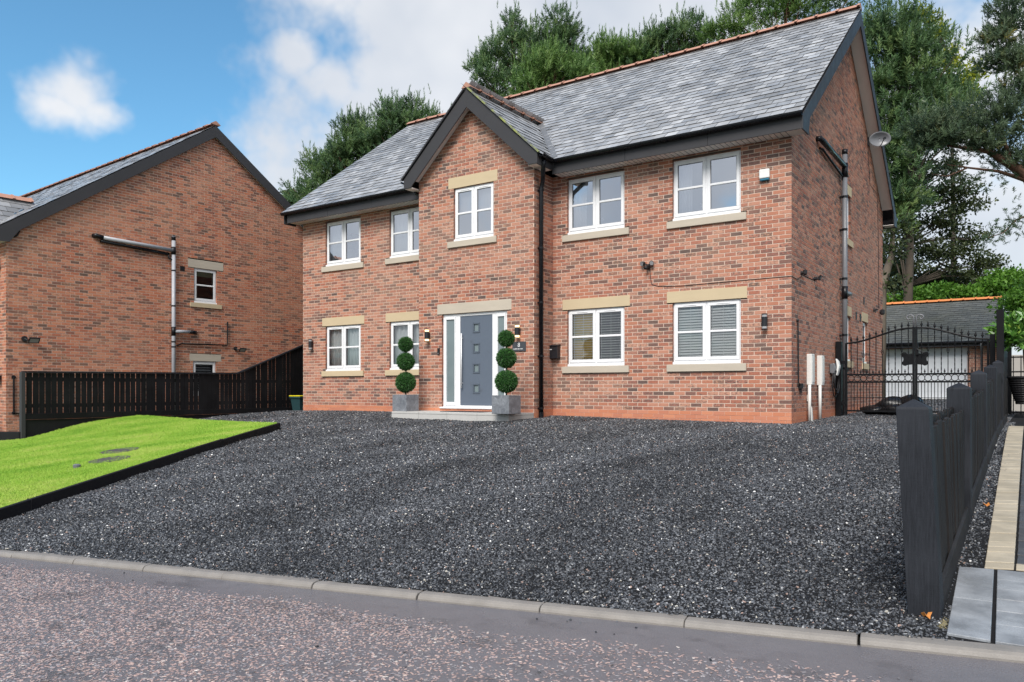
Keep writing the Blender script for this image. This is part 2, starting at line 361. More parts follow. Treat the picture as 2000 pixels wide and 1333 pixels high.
col = n.ramp(oi, [(0, (.40, .28, .255)), (.2, (.46, .33, .29)), (.4, (.35, .275, .27)), (.55, (.50, .37, .325)), (.66, (.25, .235, .245)), (.82, (.34, .315, .325)), (.92, (.10, .095, .10)), (.955, (.54, .48, .44))], 'CONSTANT')
wear = n.maprange(n.noise(n.vmath('MULTIPLY', pos, (1, 1.6, 1)), 2.3, 5.0, .65), .54, .68, 0, .6)
finish(n, n.mix(wear, col, (.13, .115, .115)), n.maprange(n.noise(pos, 1.0, 4.0), .4, .62, .2, .45), None, spec=.5); M['chip'] = m
M['ground'] = simple('rough_ground', (.07, .085, .04), .95, .3, .6, .1, bstr=.4)
def leafmat(name, stops, rough=.5, trans=.25, spec=.35, nscale=.9):
    m, n = mat(name); pos = wpos(n); t = n.n('ShaderNodeAttribute', attribute_name='tint').outputs['Fac']
    f = n.math('ADD', n.math('MULTIPLY', t, .7), n.math('MULTIPLY', n.noise(pos, nscale, 3.0), .5))
    c = n.ramp(f, stops)
    p = n.n('ShaderNodeBsdfPrincipled', {'Base Color': c, 'Roughness': rough, 'Specular IOR Level': spec})
    if trans:
        tr = n.n('ShaderNodeBsdfTranslucent', {'Color': c}); mx = n.n('ShaderNodeMixShader', {0: trans, 1: p.outputs[0], 2: tr.outputs[0]}); o = mx
    else: o = p
    n.n('ShaderNodeOutputMaterial', {'Surface': o.outputs[0]}); return m
M['pine'] = leafmat('pine_needles', [(.15, (.045, .085, .045)), (.45, (.082, .155, .062)), (.75, (.14, .23, .085)), (1.0, (.21, .29, .10))], .45)
M['pine_b'] = leafmat('bright_pine_needles', [(.15, (.06, .13, .035)), (.5, (.125, .23, .06)), (1.0, (.22, .33, .095))], .45)
M['pine_d'] = leafmat('dark_pine_needles', [(.15, (.04, .07, .042)), (.5, (.08, .125, .07)), (.85, (.13, .18, .09)), (1.0, (.24, .21, .06))], .45)
M['beech'] = leafmat('dark_leaves', [(.1, (.022, .034, .015)), (.5, (.045, .065, .026)), (1.0, (.10, .12, .04))], .5, .2)
M['lime'] = leafmat('yellow_green_leaves', [(.1, (.13, .15, .015)), (.5, (.26, .30, .02)), (.9, (.40, .42, .03)), (1.0, (.28, .13, .03))], .5, .4)
M['straw'] = leafmat('dry_moss', [(.1, (.16, .15, .06)), (.5, (.30, .26, .14)), (1.0, (.42, .36, .22))], .8, .1)
M['hedge'] = leafmat('hedge_leaves', [(.1, (.045, .12, .015)), (.5, (.085, .21, .022)), (1.0, (.16, .31, .04))], .5, .3)
M['laurel'] = leafmat('laurel_leaves', [(.1, (.035, .105, .022)), (.5, (.075, .20, .035)), (.85, (.16, .32, .06)), (1.0, (.30, .42, .07))], .28, .2, .5)
M['box'] = leafmat('topiary_leaves', [(.1, (.016, .062, .016)), (.5, (.032, .115, .024)), (1.0, (.075, .20, .045))], .4, .15, .4, 9.0)
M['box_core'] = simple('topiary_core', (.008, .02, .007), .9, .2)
M['bark'] = simple('bark', (.085, .07, .055), .9, .35, 7.0, .2, bstr=.8, bscale=14, stretch=(1, 1, .3))
M['bark_pale'] = simple('pale_bark', (.17, .14, .11), .9, .35, 5.0, .2, bstr=.8, bscale=14)
M['bark_red'] = simple('pine_bark', (.15, .085, .06), .9, .35, 5.0, .2, bstr=.8, bscale=14)
M['leaf_o'] = simple('dead_leaf', (.50, .20, .05), .7, .35, 30.0, .3)
M['gdoor'] = simple('garage_door_white', (.74, .76, .80), .45, .02, 3.0, .4)
M['bag'] = simple('black_bag', (.012, .012, .014), .3, .2, 9.0, .5, bstr=.6, bscale=9)
M['iron_lid'] = simple('cast_iron_cover', (.085, .08, .075), .7, .25, 40.0, .3, bstr=.6, bscale=90)
M['concrete'] = simple('pale_concrete', (.40, .38, .35), .8, .12, 3.0, .3)

# ------------------------------------------------------------------ terrain
def yk(x): return -10.464 + 0.1387 * x          # kerb front line
def zk(x): return -1.024 + 0.0354 * x           # road level at the kerb
def zh(x): return float(np.interp(x, [-16, -13.2, -11.4, -5, -2.4, 0, 3.2], [-.26, -.18, -.152, -.158, -.193, -.213, -.21]))
def gz(x, y):
    x = min(x, 3.2)
    k = yk(x) + .12; z0 = zk(x) + .045
    if y >= 0: return zh(x) + .0125 * y
    t = max(0.0, (y - k) / (0 - k))
    return z0 + (zh(x) - z0) * (1 - (1 - t) ** 1.35)
def onG(px, py):
    r = ray(px, py); t = 2.0
    while t < 80:
        p = _at(r, t)
        if p[2] < gz(p[0], p[1]): return p
        t += .01
    return p
g = MB().add([(-600, -600, -1.75), (600, -600, -1.75), (600, 600, -1.75), (-600, 600, -1.75)], [(0, 1, 2, 3)]).build('ground', M['ground'])
tag(g, kind='structure')
# raised ground behind and between the houses
g2 = MB()
def gridmesh(name, fn, nu, nv, m, keep=None):
    V = []; F = []
    for j in range(nv + 1):
        for i in range(nu + 1): V.append(fn(i / nu, j / nv))
    for j in range(nv):
        for i in range(nu):
            q = (j * (nu + 1) + i, j * (nu + 1) + i + 1, (j + 1) * (nu + 1) + i + 1, (j + 1) * (nu + 1) + i)
            if keep is None or keep(*[sum(V[a][k] for a in q) / 4 for k in range(2)]): F.append(q)
    mb = MB(); mb.v = V; mb.f = F; o = mb.build(name, m, smooth=True); tag(o, kind='structure'); return o
def bank(u, v):
    x = -60 + 120 * u; y = 9.0 + 90 * v
    return (x, y, -.30 + .03 * max(0, y - 22) + .25 * math.sin(x * .3) * min(1, max(0, (y - 24) / 8)))
gridmesh('back_garden_ground', bank, 60, 45, M['ground'])
gridmesh('neighbour_ground', lambda u, v: (-60 + 45.6 * u, -16 + 25 * v, -.93 - .03 * (1 - u) * 20), 8, 8, M['ground'])
gridmesh('side_ground', lambda u, v: (-14.45 + 1.2 * u, .5 + 8.6 * v, -.25), 2, 8, M['ground'])
gridmesh('right_side_ground', lambda u, v: (3.25 + 40 * u, -9.6 + 19 * v, gz(3.2, -9.6 + 19 * v) - .06), 12, 40, M['ground'])
# road
KD = (.9905, .1374); KN = (-KD[1], KD[0])
K0 = (-4.237, -11.052, -1.174)
def kpt(s, w, dz=0.0): return (K0[0] + KD[0] * s + KN[0] * w, K0[1] + KD[1] * s + KN[1] * w, K0[2] + .0351 * s + dz)
rd = gridmesh('road', lambda u, v: kpt(-60 + 120 * u, .02 - 16 * (1 - v)), 60, 8, M['road'])
kerb = MB().box(0, 0, 0, 0, 0, 0)
kb = MB(); kb.add([kpt(-14, .01, -.10), kpt(30, .01, -.10), kpt(30, .13, -.10), kpt(-14, .13, -.10)], [(0, 1, 2, 3)])
kerb = kb.build('kerb', M['joint']); tag(kerb, kind='structure')
km = None
for i in range(-4, 14):
    s0 = i * .9145 + random.uniform(-.004, .004); ln = .906
    if km is None:
        b = MB(); pr = [(0, -.10), (0, .012), (.008, .030), (.028, .043), (.055, .046), (.125, .046), (.125, -.10)]
        b.prism(pr, 0, ln, lambda a, z, d: (d, a, z)); o = b.build('kerb_stone', M['kerb'], kerb, bevel=.004); km = o.data
    else:
        o = bpy.data.objects.new('kerb_stone', km); link(o, kerb); mm = o.modifiers.new('bevel', 'BEVEL'); mm.width = .004; mm.segments = 1; mm.limit_method = 'ANGLE'
    o.location = kpt(s0, 0, random.uniform(-.004, .003)); o.rotation_euler = (0, -math.atan(.0351), math.atan2(KD[1], KD[0]) + random.uniform(-.003, .003))
# lawn outline and height
EDG = [onG(547, 838), onG(480, 857), onG(410, 882), onG(230, 940), onG(100, 985), onG(0, 1018)]
e0, e1 = np.array(EDG[0][:2]), np.array(EDG[-1][:2])
ed = (e1 - e0) / np.linalg.norm(e1 - e0)
def edg(t): return e0 + ed * t                     # along the edging, metres from its far end
EL = float(np.linalg.norm(e1 - e0)) + 1.9
EH = .135
ctl = [(-14.2, -4.15, -.215), (-14.2, -5.47, -.365), (-14.2, -6.05, -.50), (-14.2, -6.65, -.64), (-14.2, -7.14, -.71), (-15.2, -7.7, -.84), (-17, -9, -1.08), (-22, -13, -1.55), (-14, -12.5, -1.35)]
for t in np.linspace(0, EL, 6):
    p = edg(t); ctl.append((p[0], p[1], gz(p[0], p[1]) + EH - .012))
ctl.append((-12.3, -3.75, -.235))
ctl = np.array(ctl)
def tps(r): return np.where(r > 0, r * r * np.log(r + 1e-12), 0)
A_ = tps(np.linalg.norm(ctl[:, None, :2] - ctl[None, :, :2], axis=2)) + 1e-3 * np.eye(len(ctl)) * 4
Pm = np.c_[np.ones(len(ctl)), ctl[:, :2]]
sol = np.linalg.solve(np.block([[A_, Pm], [Pm.T, np.zeros((3, 3))]]), np.r_[ctl[:, 2], 0, 0, 0])
def lz(x, y): return float(tps(np.hypot(x - ctl[:, 0], y - ctl[:, 1])) @ sol[:-3] + sol[-3] + sol[-2] * x + sol[-1] * y)
WP = [(-14.18, -4.15), (-14.18, -6.75), (-16.5, -7.6), (-26, -16)]
def lawnpt(u, v):
    e = edg(v * EL) + np.array([ed[1], -ed[0]]) * .052
    ww = np.interp(v, [0, .33, .45, 1], [0, 1, 2, 3]); i = min(2, int(ww)); f = ww - i
    w = np.array(WP[i]) * (1 - f) + np.array(WP[i + 1]) * f
    p = e + (w - e) * u
    return (p[0], p[1], lz(p[0], p[1]))
lawn = gridmesh('lawn', lawnpt, 40, 40, M['turf'])
def in_lawn(x, y):
    q = np.array([x, y]) - e0; side = ed[0] * q[1] - ed[1] * q[0]; along = q @ ed
    # right of the line = gravel
    back = (y - e0[1]) - (x - e0[0]) * ((-4.15 - e0[1]) / (-14.18 - e0[0]))
    return side < -0.03 and back < -.02
# driveway
def drv(u, v):
    x = -14.6 + 18.3 * u; y = -11.6 + 33 * v
    y = max(y, yk(x) + .09); f = min(1, max(0, (y - yk(x) - .3) / 1.0)) * (1 if y < -.3 and x < 3.05 else 0)
    und = .011 * math.sin(1.9 * x + .7 * y) * math.sin(1.1 * y - .5 * x + 1) + .008 * math.sin(4.1 * x - 2.3 * y) + .014 * math.sin(.8 * x + .35 * y + 2) - .016 * (math.exp(-((x + 1.2 + .12 * y) / .25) ** 2) + math.exp(-((x - .4 + .12 * y) / .25) ** 2))
    return (x, y, gz(x, y) + f * und)
NX, NY = 150, 170
drive = gridmesh('driveway', drv, NX, NY, M['drive'], lambda x, y: not (in_lawn(x + .2, y - .2) and in_lawn(x - .3, y + .1)) and not (-13 < x < -.2 and .2 < y) and y > yk(x) + .1 and not (y > .2 and x < -.2))

# ------------------------------------------------------------------ masonry helpers
CAMV = np.array(CAM)
def score(c, nrm, area):
    d = np.array(c) - CAMV; L = np.linalg.norm(d); return area * max(0, -(d @ np.array(nrm)) / L) / L ** 2
def inframe(c):
    d = (c[0] - CAM[0]) * FWD[0] + (c[1] - CAM[1]) * FWD[1]; l = (c[0] - CAM[0]) * RGT[0] + (c[1] - CAM[1]) * RGT[1]
    if d < .5: return False
    px = 1000 + FPX * l / d; py = HY - FPX * (c[2] - CAM[2]) / d
    return 0 < px < 2000 and 0 < py < 1333
def free(lo, hi, holes):
    seg = [(lo, hi)]
    for a, b in holes:
        nx = []
        for p, q in seg:
            if b <= p or a >= q: nx.append((p, q)); continue
            if a > p: nx.append((p, a))
            if b < q: nx.append((b, q))
        seg = nx
    return seg
def boxes(lst, tr, dep, d0=0.0):
    """open-backed little blocks: lst of (u0,u1,z0,z1)"""
    V = []; F = []
    for u0, u1, z0, z1 in lst:
        b = len(V)
        V += [tr(u0, d0, z0), tr(u1, d0, z0), tr(u1, d0, z1), tr(u0, d0, z1), tr(u0, dep, z0), tr(u1, dep, z0), tr(u1, dep, z1), tr(u0, dep, z1)]
        F += [(b, b + 1, b + 2, b + 3), (b + 1, b, b + 4, b + 5), (b + 3, b + 2, b + 6, b + 7), (b, b + 3, b + 7, b + 4), (b + 2, b + 1, b + 5, b + 6)]
    return V, F
UB = {}
def unit_brick(m):
    if m.name not in UB:
        me = bpy.data.meshes.new('brick')
        V, F = boxes([(0, 1, 0, .0614)], lambda u, d, z: (u, d, z), .02)
        me.from_pydata(V, [], F); me.materials.append(m); UB[m.name] = me
    return UB[m.name]
def layout(r0, r1, span, holes, off=0.0, minlen=.01, trim=0.0, plinth=False):
    out = []; sheet = []
    for r in range(r0, r1):
        z0 = r * .075; s = span(z0 + .037)
        if s is None: continue
        hs = [(a, b) for a, b, c, d in holes if c < z0 + .0375 < d]
        base = off + (.1125 if r % 2 else 0.0)
        for lo, hi in free(s[0], s[1], hs):
            sheet.append((lo, hi, z0, z0 + .075))
            k = math.floor((lo + base) / .225)
            while k * .225 - base < hi:
                a = max(lo, k * .225 - base); b = min(hi, (k + 1) * .225 - base); k += 1
                jt = .003 if z0 < -.01 and plinth else .0068
                a2 = a + (jt if a > lo + 1e-6 else 0); b2 = b - (jt if b < hi - 1e-6 else 0)
                if trim and a < s[0] + 1e-6: a2 = max(a2, s[0] + trim)
                if b2 - a2 > minlen: out.append((a2, b2, z0 + jt, z0 + .075 - jt))
    return out, sheet
def wall(house, name, tr, nrm, rotz, rows, span, holes, mats, off=0.0, openings=()):
    bricks, sheet = layout(rows[0], rows[1], span, holes, off, trim=.0206 if rotz else 0.0, plinth=mats[0] is not mats[1])
    mb = MB()
    for lo, hi, z0, z1 in sheet:
        mb.add([tr(lo, .005, z0), tr(hi, .005, z0), tr(hi, .005, z1), tr(lo, .005, z1)], [(0, 1, 2, 3)])
        mb.add([tr(lo, .27, z0), tr(hi, .27, z0), tr(hi, .27, z1), tr(lo, .27, z1)], [(0, 1, 2, 3)])
    w = mb.build(name, M['mortar'], house)
    if openings:
        for a, b, c, d in openings:
            q = [(a, c), (b, c), (b, d), (a, d)]
            for nm, d0, d1, mm in (('opening_reveal', .006, .075, mats[0]), ('plaster_reveal', .0755, .27, M['curtain'])):
                rv = MB()
                vs = [tr(p, dd, z) for dd in (d0, d1) for p, z in q]
                rv.add(vs, [(i, (i + 1) % 4, 4 + (i + 1) % 4, 4 + i) for i in range(4)]); rv.build(nm, mm, house)
    ent = []
    for e in bricks:
        c = tr((e[0] + e[1]) / 2, 0, e[2] + .03)
        ent.append((score(c, nrm, (e[1] - e[0]) * .063) if inframe(c) else 0.0, e, w, tr, rotz, mats[1] if e[2] < 0 else mats[0]))
    return w, ent
def place_bricks(ents, nmax=300):
    ents = sorted(ents, key=lambda e: -e[0]); rest = {}
    for i, (s, e, w, tr, rz, m) in enumerate(ents):
        if i < nmax:
            o = bpy.data.objects.new('brick', unit_brick(m)); link(o, w)
            dp = random.uniform(-.0015, .0015)
            o.location = tr(e[0], dp, e[2]); o.scale = (e[1] - e[0], 1, (e[3] - e[2]) / .0614); o.rotation_euler = (0, 0, rz)
        else: rest.setdefault((w.name, m.name), (w, tr, m, []))[3].append(e)
    for (w, tr, m, lst) in rest.values():
        V, F = boxes(lst, tr, .02); o = npmesh('brickwork', V, F, m, w); tag(o, kind='stuff')
FRONT = lambda y0: (lambda u, d, z: (u, y0 + d, z))
SIDE = lambda x0: (lambda u, d, z: (x0 - d, u, z))
def slates(roof, ents, nmax, m, name='slate', each=None, thin=1.0):
    """ents: (score, P, U, V, Nn, width) lower-left corner, along, up-slope, normal"""
    ents = sorted(ents, key=lambda e: -e[0]); me = None; rV = []; rF = []; rT = []; rM = []
    F5 = [(4, 5, 6, 7), (0, 1, 5, 4), (1, 2, 6, 5), (3, 0, 4, 7)]; MI = [0, 1, 1, 1]  # lower and side edges take the painted shadow colour
    for i, (s, P, U, Vv, Nn, wd, ex) in enumerate(ents):
        P = Vector(P); lift = (.017 + random.uniform(-.003, .004)) * thin; tw = random.uniform(-.003, .003); L = ex * 1.28
        vs = [(0, 0, -.010), (1, 0, -.010), (1, L, -.016), (0, L, -.016), (0, 0, 0), (1, 0, 0), (1, L, -.015), (0, L, -.015)]
        if thin < 1: vs = [(x_, y_, z_ * thin) for x_, y_, z_ in vs]
        if i < nmax:
            if me is None:
                me = bpy.data.meshes.new(name); me.from_pydata(vs, [], F5)
                me.materials.append(each or m); me.materials.append(M['slate_shadow']); me.polygons.foreach_set('material_index', MI)
            o = bpy.data.objects.new(name, me); link(o, roof)
            R = Matrix((U, Vv, Nn)).transposed(); q = R.to_euler(); q.rotate_axis('Y', tw * 4)
            o.location = P + Nn * lift; o.rotation_euler = q; o.scale = (wd, 1, 1)
        else:
            b = len(rV); t_ = random.random()
            for (x, y, z) in vs: rV.append(P + U * (x * wd) + Vv * y + Nn * (z + lift + tw * (1 if x else -1)))
            rF += [tuple(b + k for k in f) for f in F5]; rT += [t_] * 4; rM += MI
    if rV:
        o = npmesh('slating', [tuple(v) for v in rV], rF, m, roof, attr=rT); o.data.materials.append(M['slate_shadow']); o.data.polygons.foreach_set('material_index', rM); tag(o, kind='stuff')
def slate_field(P0, U, Vv, Nn, length, slope_len, w, ex):
    """regular half-bonded slates over a rectangle"""
    out = []; rows = int(math.ceil(slope_len / ex))
    for r in range(rows):
        u = -w / 2 if r % 2 else 0.0
        while u < length - .01:
            a = max(0, u); b = min(length, u + w) - .007
            if b - a > .03:
                p = P0 + U * a + Vv * (r * ex); c = p + U * (b - a) / 2 + Vv * ex / 2
                out.append((score(tuple(c), tuple(Nn), (b - a) * ex) if inframe(c) else 0.0, p, U, Vv, Nn, b - a, ex))
            u += w
    return out
def ridge_tiles(parent, p0, p1, m, ln=.45, w=.13, ang=.64, nm='ridge_tile'):
    p0 = Vector(p0); p1 = Vector(p1); d = p1 - p0; L = d.length; d.normalize(); n_ = max(1, round(L / ln)); st = L / n_
    sdv = d.cross(Vector((0, 0, 1))).normalized(); up = sdv.cross(d)
    pr = [(-w, -w * math.tan(ang)), (-w * .35, -w * .2 * math.tan(ang)), (0, .012), (w * .35, -w * .2 * math.tan(ang)), (w, -w * math.tan(ang))]
    b = MB()
    def add(x0, x1, g):
        vs = []
        for x in (x0, x1):
            for a, z in pr: vs.append((x, a * (1 + g), z + g * .12 + (.0 if g else 0)))
        k = len(pr); b.add(vs, [(i, i + 1, k + i + 1, k + i) for i in range(k - 1)] + [tuple(range(k))[::-1], tuple(range(k, 2 * k))])
    add(0, st * .985, 0); add(st * .86, st * .99, .16)
    me = bpy.data.meshes.new(nm); me.from_pydata(b.v, [], b.f); me.materials.append(m)
    R = Matrix((d, -sdv, up)).transposed().to_euler()
    for i in range(n_):
        o = bpy.data.objects.new(nm, me); link(o, parent); o.location = p0 + d * (st * i) + Vector((0, 0, random.uniform(-.004, .004))); e = R.copy(); e.rotate_axis('Z', random.uniform(-.01, .01)); o.rotation_euler = e

def window(house, tr, u0, u1, z0, z1, gm, dep=.065, cols=2, bars=True, name='window', vents=True, midz=None, wm=None):
    wm = wm or M['upvc']; fw = .042; sw = .062
    b = MB()
    zc = z0 + .048
    for a, c, e, f in ((u0, u1, z1 - fw, z1), (u0, u1, zc, zc + fw), (u0, u0 + fw, zc + fw, z1 - fw), (u1 - fw, u1, zc + fw, z1 - fw)):
        b.box(a, c, dep, dep + .07, e, f, tr)
    wi = (u1 - u0 - 2 * fw)
    mw = .05; cw = (wi - mw * (cols - 1)) / cols
    for k in range(cols - 1):
        a = u0 + fw + cw * (k + 1) + mw * k; b.box(a, a + mw, dep + .001, dep + .069, zc + fw, z1 - fw, tr)
    w = b.build(name, wm, house, bevel=.003)
    box('window_cill', wm, w, u0 - .0, u1 + .0, dep - .05, dep + .06, z0, zc - .002, tr, bevel=.004)
    for k in range(cols):
        a = u0 + fw + (cw + mw) * k - .010; c = a + cw + .020; e = zc + fw - .010; f = z1 - fw + .010
        s = MB()
        for p, q, r_, t in ((a, c, f - sw, f), (a, c, e, e + sw), (a, a + sw, e + sw, f - sw), (c - sw, c, e + sw, f - sw)):
            s.box(p, q, dep - .018, dep + .03, r_, t, tr)
        so_ = s.build('sash', wm, w, bevel=.004)
        mz = midz if midz else (e + f) / 2
        g0, g1, h0, h1 = a + sw, c - sw, e + sw, f - sw
        gk = MB()
        for p, q, r_, t in ((g0, g1, h1 - .007, h1), (g0, g1, h0, h0 + .007), (g0, g0 + .007, h0 + .007, h1 - .007), (g1 - .007, g1, h0 + .007, h1 - .007)):
            gk.box(p, q, dep - .006, dep + .012, r_, t, tr)
        gk.build('gasket', M['gasket'], w)
        parts = [(h0, mz - .02), (mz + .02, h1)] if bars else [(h0, h1)]
        if bars: box('glazing_bar', wm, w, g0 - .002, g1 + .002, dep - .012, dep + .022, mz - .022, mz + .022, tr, bevel=.006)
        for p, q in parts:
            MB().add([tr(g0, dep + .008, p), tr(g1, dep + .008, p), tr(g1, dep + .008, q), tr(g0, dep + .008, q)], [(0, 1, 2, 3)]).build('pane', gm, w)
        if vents:
            vc = (g0 + g1) / 2; box('trickle_vent', wm, w, vc - .13, vc + .13, dep - .027, dep - .0185, f - .036, f - .024, tr, bevel=.003)
    return w
def curtain(name, tr, u0, u1, z0, z1, d, m, label, folds=5, amp=.03, group=None):
    nU = folds * 8; V = []; F = []
    ph = random.uniform(0, 6)
    for i in range(nU + 1):
        f = i / nU; dd = d + amp * math.sin(f * folds * 2 * math.pi + ph + .8 * math.sin(f * 9)) + .3 * amp * math.sin(f * 31)
        V += [tr(u0 + (u1 - u0) * f, dd, z0), tr(u0 + (u1 - u0) * f, dd, z1)]
    F = [(2 * i, 2 * i + 2, 2 * i + 3, 2 * i + 1) for i in range(nU)]
    b = MB(); b.v = V; b.f = F; o = b.build(name, m, None, smooth=True); mo = o.modifiers.new('cloth', 'SOLIDIFY'); mo.thickness = .003
    return tag(o, label, 'curtain', group)

# ================================================================== the house
RS = .7466; RA = math.atan(RS); YR = 4.675; EZ = 5.27; EY = -.45
house = thing('brick_house', (-6.6, 4.6, -.2), 'large red brick detached house with slate roof and central gabled porch', 'house')
Bm = (M['brick'], M['plinth'])
def rect(c, w, z0, z1): return (c - w / 2, c + w / 2, z0, z1)
GF = [(-11.6, 1.33), (-9.24, 1.33), (-4.01, 1.355), (-1.605, 1.36)]
holes = []; ops = []
for c, w in GF:
    ops += [rect(c, w, .905, 2.12), rect(c, w, 3.73, 4.92)]
    holes += [rect(c, 1.60, 2.12, 2.345), rect(c, w, .905, 2.12), rect(c, 1.58, .76, .905), rect(c, w, 3.73, 4.92), rect(c, 1.58, 3.58, 3.73)]
_, E1 = wall(house, 'front_wall', FRONT(0), (0, -1, 0), 0, (-4, 67), lambda z: (-13.174, -8.235), holes, Bm, 0, [o for o in ops if o[0] < -8])
_, E1b = wall(house, 'front_wall', FRONT(0), (0, -1, 0), 0, (-4, 67), lambda z: (-5.06, 0.0), holes, Bm, 0, [o for o in ops if o[0] > -8])
def gspan(z):
    if z < 5.0: return (0.0, 9.35)
    y = (z + .16 - EZ) / RS + EY
    y = max(0.0, y); return None if y > YR - .06 else (y, 2 * YR - y)
sw_ = [(6.42, 7.20), (4.36, 5.18)]; holes = []; ops = []
for a, b in sw_:
    f0, f1 = a + .11, b - .11
    ops.append((f0, f1, 1.07, 2.12)); holes += [(a, b, 2.12, 2.345), (f0, f1, 1.07, 2.12), (a + .01, b - .01, .92, 1.07)]
a, b = sw_[1]; ops.append((a + .11, b - .11, 3.88, 4.92)); holes += [(a, b, 4.92, 5.15), (a + .11, b - .11, 3.88, 4.92), (a + .01, b - .01, 3.73, 3.88)]
_, E2 = wall(house, 'gable_wall', SIDE(0), (1, 0, 0), math.pi / 2, (-4, 122), gspan, holes, Bm, .1125, ops)
PX0, PX1, PY, PXC = -8.242, -5.05, -.764, -6.646
PS = .93
def pspan(z):
    h = min(1.596, (6.80 - z) / PS); return None if h < .08 else (PXC - h, PXC + h)
door = (-7.549, -5.74, -.02, 2.12); pwin = (-7.205, -6.093, 3.74, 4.935)
holes = [(-7.686, -5.62, 2.12, 2.355), (-7.549, -5.74, -.02, 2.12), (-7.36, -5.99, 4.935, 5.185), pwin, (-7.36, -6.0, 3.6, 3.74)]
_, E3 = wall(house, 'porch_wall', FRONT(PY), (0, -1, 0), 0, (-4, 91), pspan, holes, Bm, 0, [door, pwin])
_, E4 = wall(house, 'porch_return_wall', SIDE(PX1), (1, 0, 0), math.pi / 2, (-4, 67), lambda z: (PY, -.004), [], Bm, .1125)
place_bricks(E1 + E1b + E2 + E3 + E4, 300)
box('rear_wall', M['brick'], house, -13.17, -.02, 9.1, 9.35, -.3, 5.05); box('far_gable_wall', M['brick'], house, -13.17, -12.9, .28, 9.1, -.3, 5.05)
MB().prism([(.28, 5.05), (9.1, 5.05), (4.675, 8.9)], -13.17, -12.95, lambda a, b, d: (d, a, b)).build('far_gable_head', M['brick'], house)
MB().box(-8.24, -8.0, -.48, .0, -.3, 5.0).build('porch_far_wall', M['brick'], house)
MB().box(-12.9, -.28, 3.0, 3.05, -.2, 5.0).box(-12.9, -.28, .28, 3.0, 2.55, 2.62).box(-12.9, -.28, .28, 3.0, -.1, -.02).box(-12.9, -.28, .28, 3.0, 4.98, 5.02)\
    .box(-8.3, -8.2, .3, 3.0, 0, 5).box(-5.1, -5.0, .3, 3.0, 0, 5).box(-2.85, -2.78, .3, 3.0, 0, 5).box(-10.5, -10.4, .3, 3., 0, 5).build('interior_partition', M['room'], house)
box('interior_side_partition', M['room'], house, -2.0, -1.95, 3.06, 9.1, -.2, 5.0)
# stone dressings
for c, w in GF:
    box('stone_lintel', M['stone'], house, c - .80, c + .80, -.004, .1, 2.122, 2.343, bevel=.004)
    for z in (.76, 3.58):
        box('stone_sill', M['stone_grey'] if (c > -5 or z > 3) else M['stone'], house, c - .79, c + .79, -.045, .1, z + .002, z + .143, bevel=.006)
box('stone_lintel', M['stone'], house, -7.36, -5.99, PY - .004, PY + .1, 4.937, 5.183, bevel=.004)
box('stone_sill', M['stone_grey'], house, -7.36, -6.0, PY - .045, PY + .1, 3.602, 3.738, bevel=.006)
box('stone_lintel', M['stone_grey'], house, -7.686, -5.62, PY - .004, PY + .1, 2.122, 2.353, bevel=.004)
T = SIDE(0)
for a, b in sw_:
    box('stone_lintel', M['stone'], house, a, b, -.004, .1, 2.122, 2.343, T); box('stone_sill', M['stone'], house, a + .01, b - .01, -.045, .1, .922, 1.066, T)
a, b = sw_[1]; box('stone_lintel', M['stone'], house, a, b, -.004, .1, 4.922, 5.148, T); box('stone_sill', M['stone'], house, a + .01, b - .01, -.045, .1, 3.732, 3.876, T)
# windows
FT = FRONT(0); PT = FRONT(PY)
for c, w in GF:
    window(house, FT, c - w / 2 + .002, c + w / 2 - .002, .906, 2.118, M['glass'], .05)
    window(house, FT, c - w / 2 + .002, c + w / 2 - .002, 3.731, 4.918, M['glass_u'], .05)
window(house, PT, -7.203, -6.095, 3.741, 4.933, M['glass_u'], .05)
for a, b in sw_: window(house, T, a + .112, b - .112, 1.071, 2.118, M['glass'], .06, cols=1)
a, b = sw_[1]; window(house, T, a + .112, b - .112, 3.881, 4.918, M['glass_u'], .06, cols=1)
# front door set
fd = MB()
for a, b, c, d in ((-7.547, -5.742, 2.055, 2.118), (-7.547, -7.485, .055, 2.055), (-5.804, -5.742, .055, 2.055), (-7.18, -7.06, .055, 2.055), (-6.165, -6.045, .055, 2.055), (-7.547, -5.742, .0, .055)):
    fd.box(a, b, .05, .12, c, d, PT)
fdo = fd.build('front_door', M['upvc'], house, bevel=.005)
box('threshold', M['upvc'], fdo, -7.60, -5.70, -.03, .05, -.016, .022, PT, bevel=.005)
for a, b in ((-7.485, -7.18), (-6.045, -5.804)):
    s = MB()
    for p, q, r_, t in ((a, b, 1.995, 2.055), (a, b, .055, .13), (a, a + .035, .13, 1.995), (b - .035, b, .13, 1.995)): s.box(p + .001, q - .001, .035, .09, r_, t, PT)
    s.build('sidelight_sash', M['upvc'], fdo, bevel=.004)
    box('sidelight_pane', M['frost'], fdo, a + .036, b - .036, .062, .07, .131, 1.994, PT)
leaf = MB()
LX0, LX1, LZ0, LZ1 = -7.055, -6.17, .06, 2.05
WX = -6.607; pz = [1.784, 1.334, .884, .434]
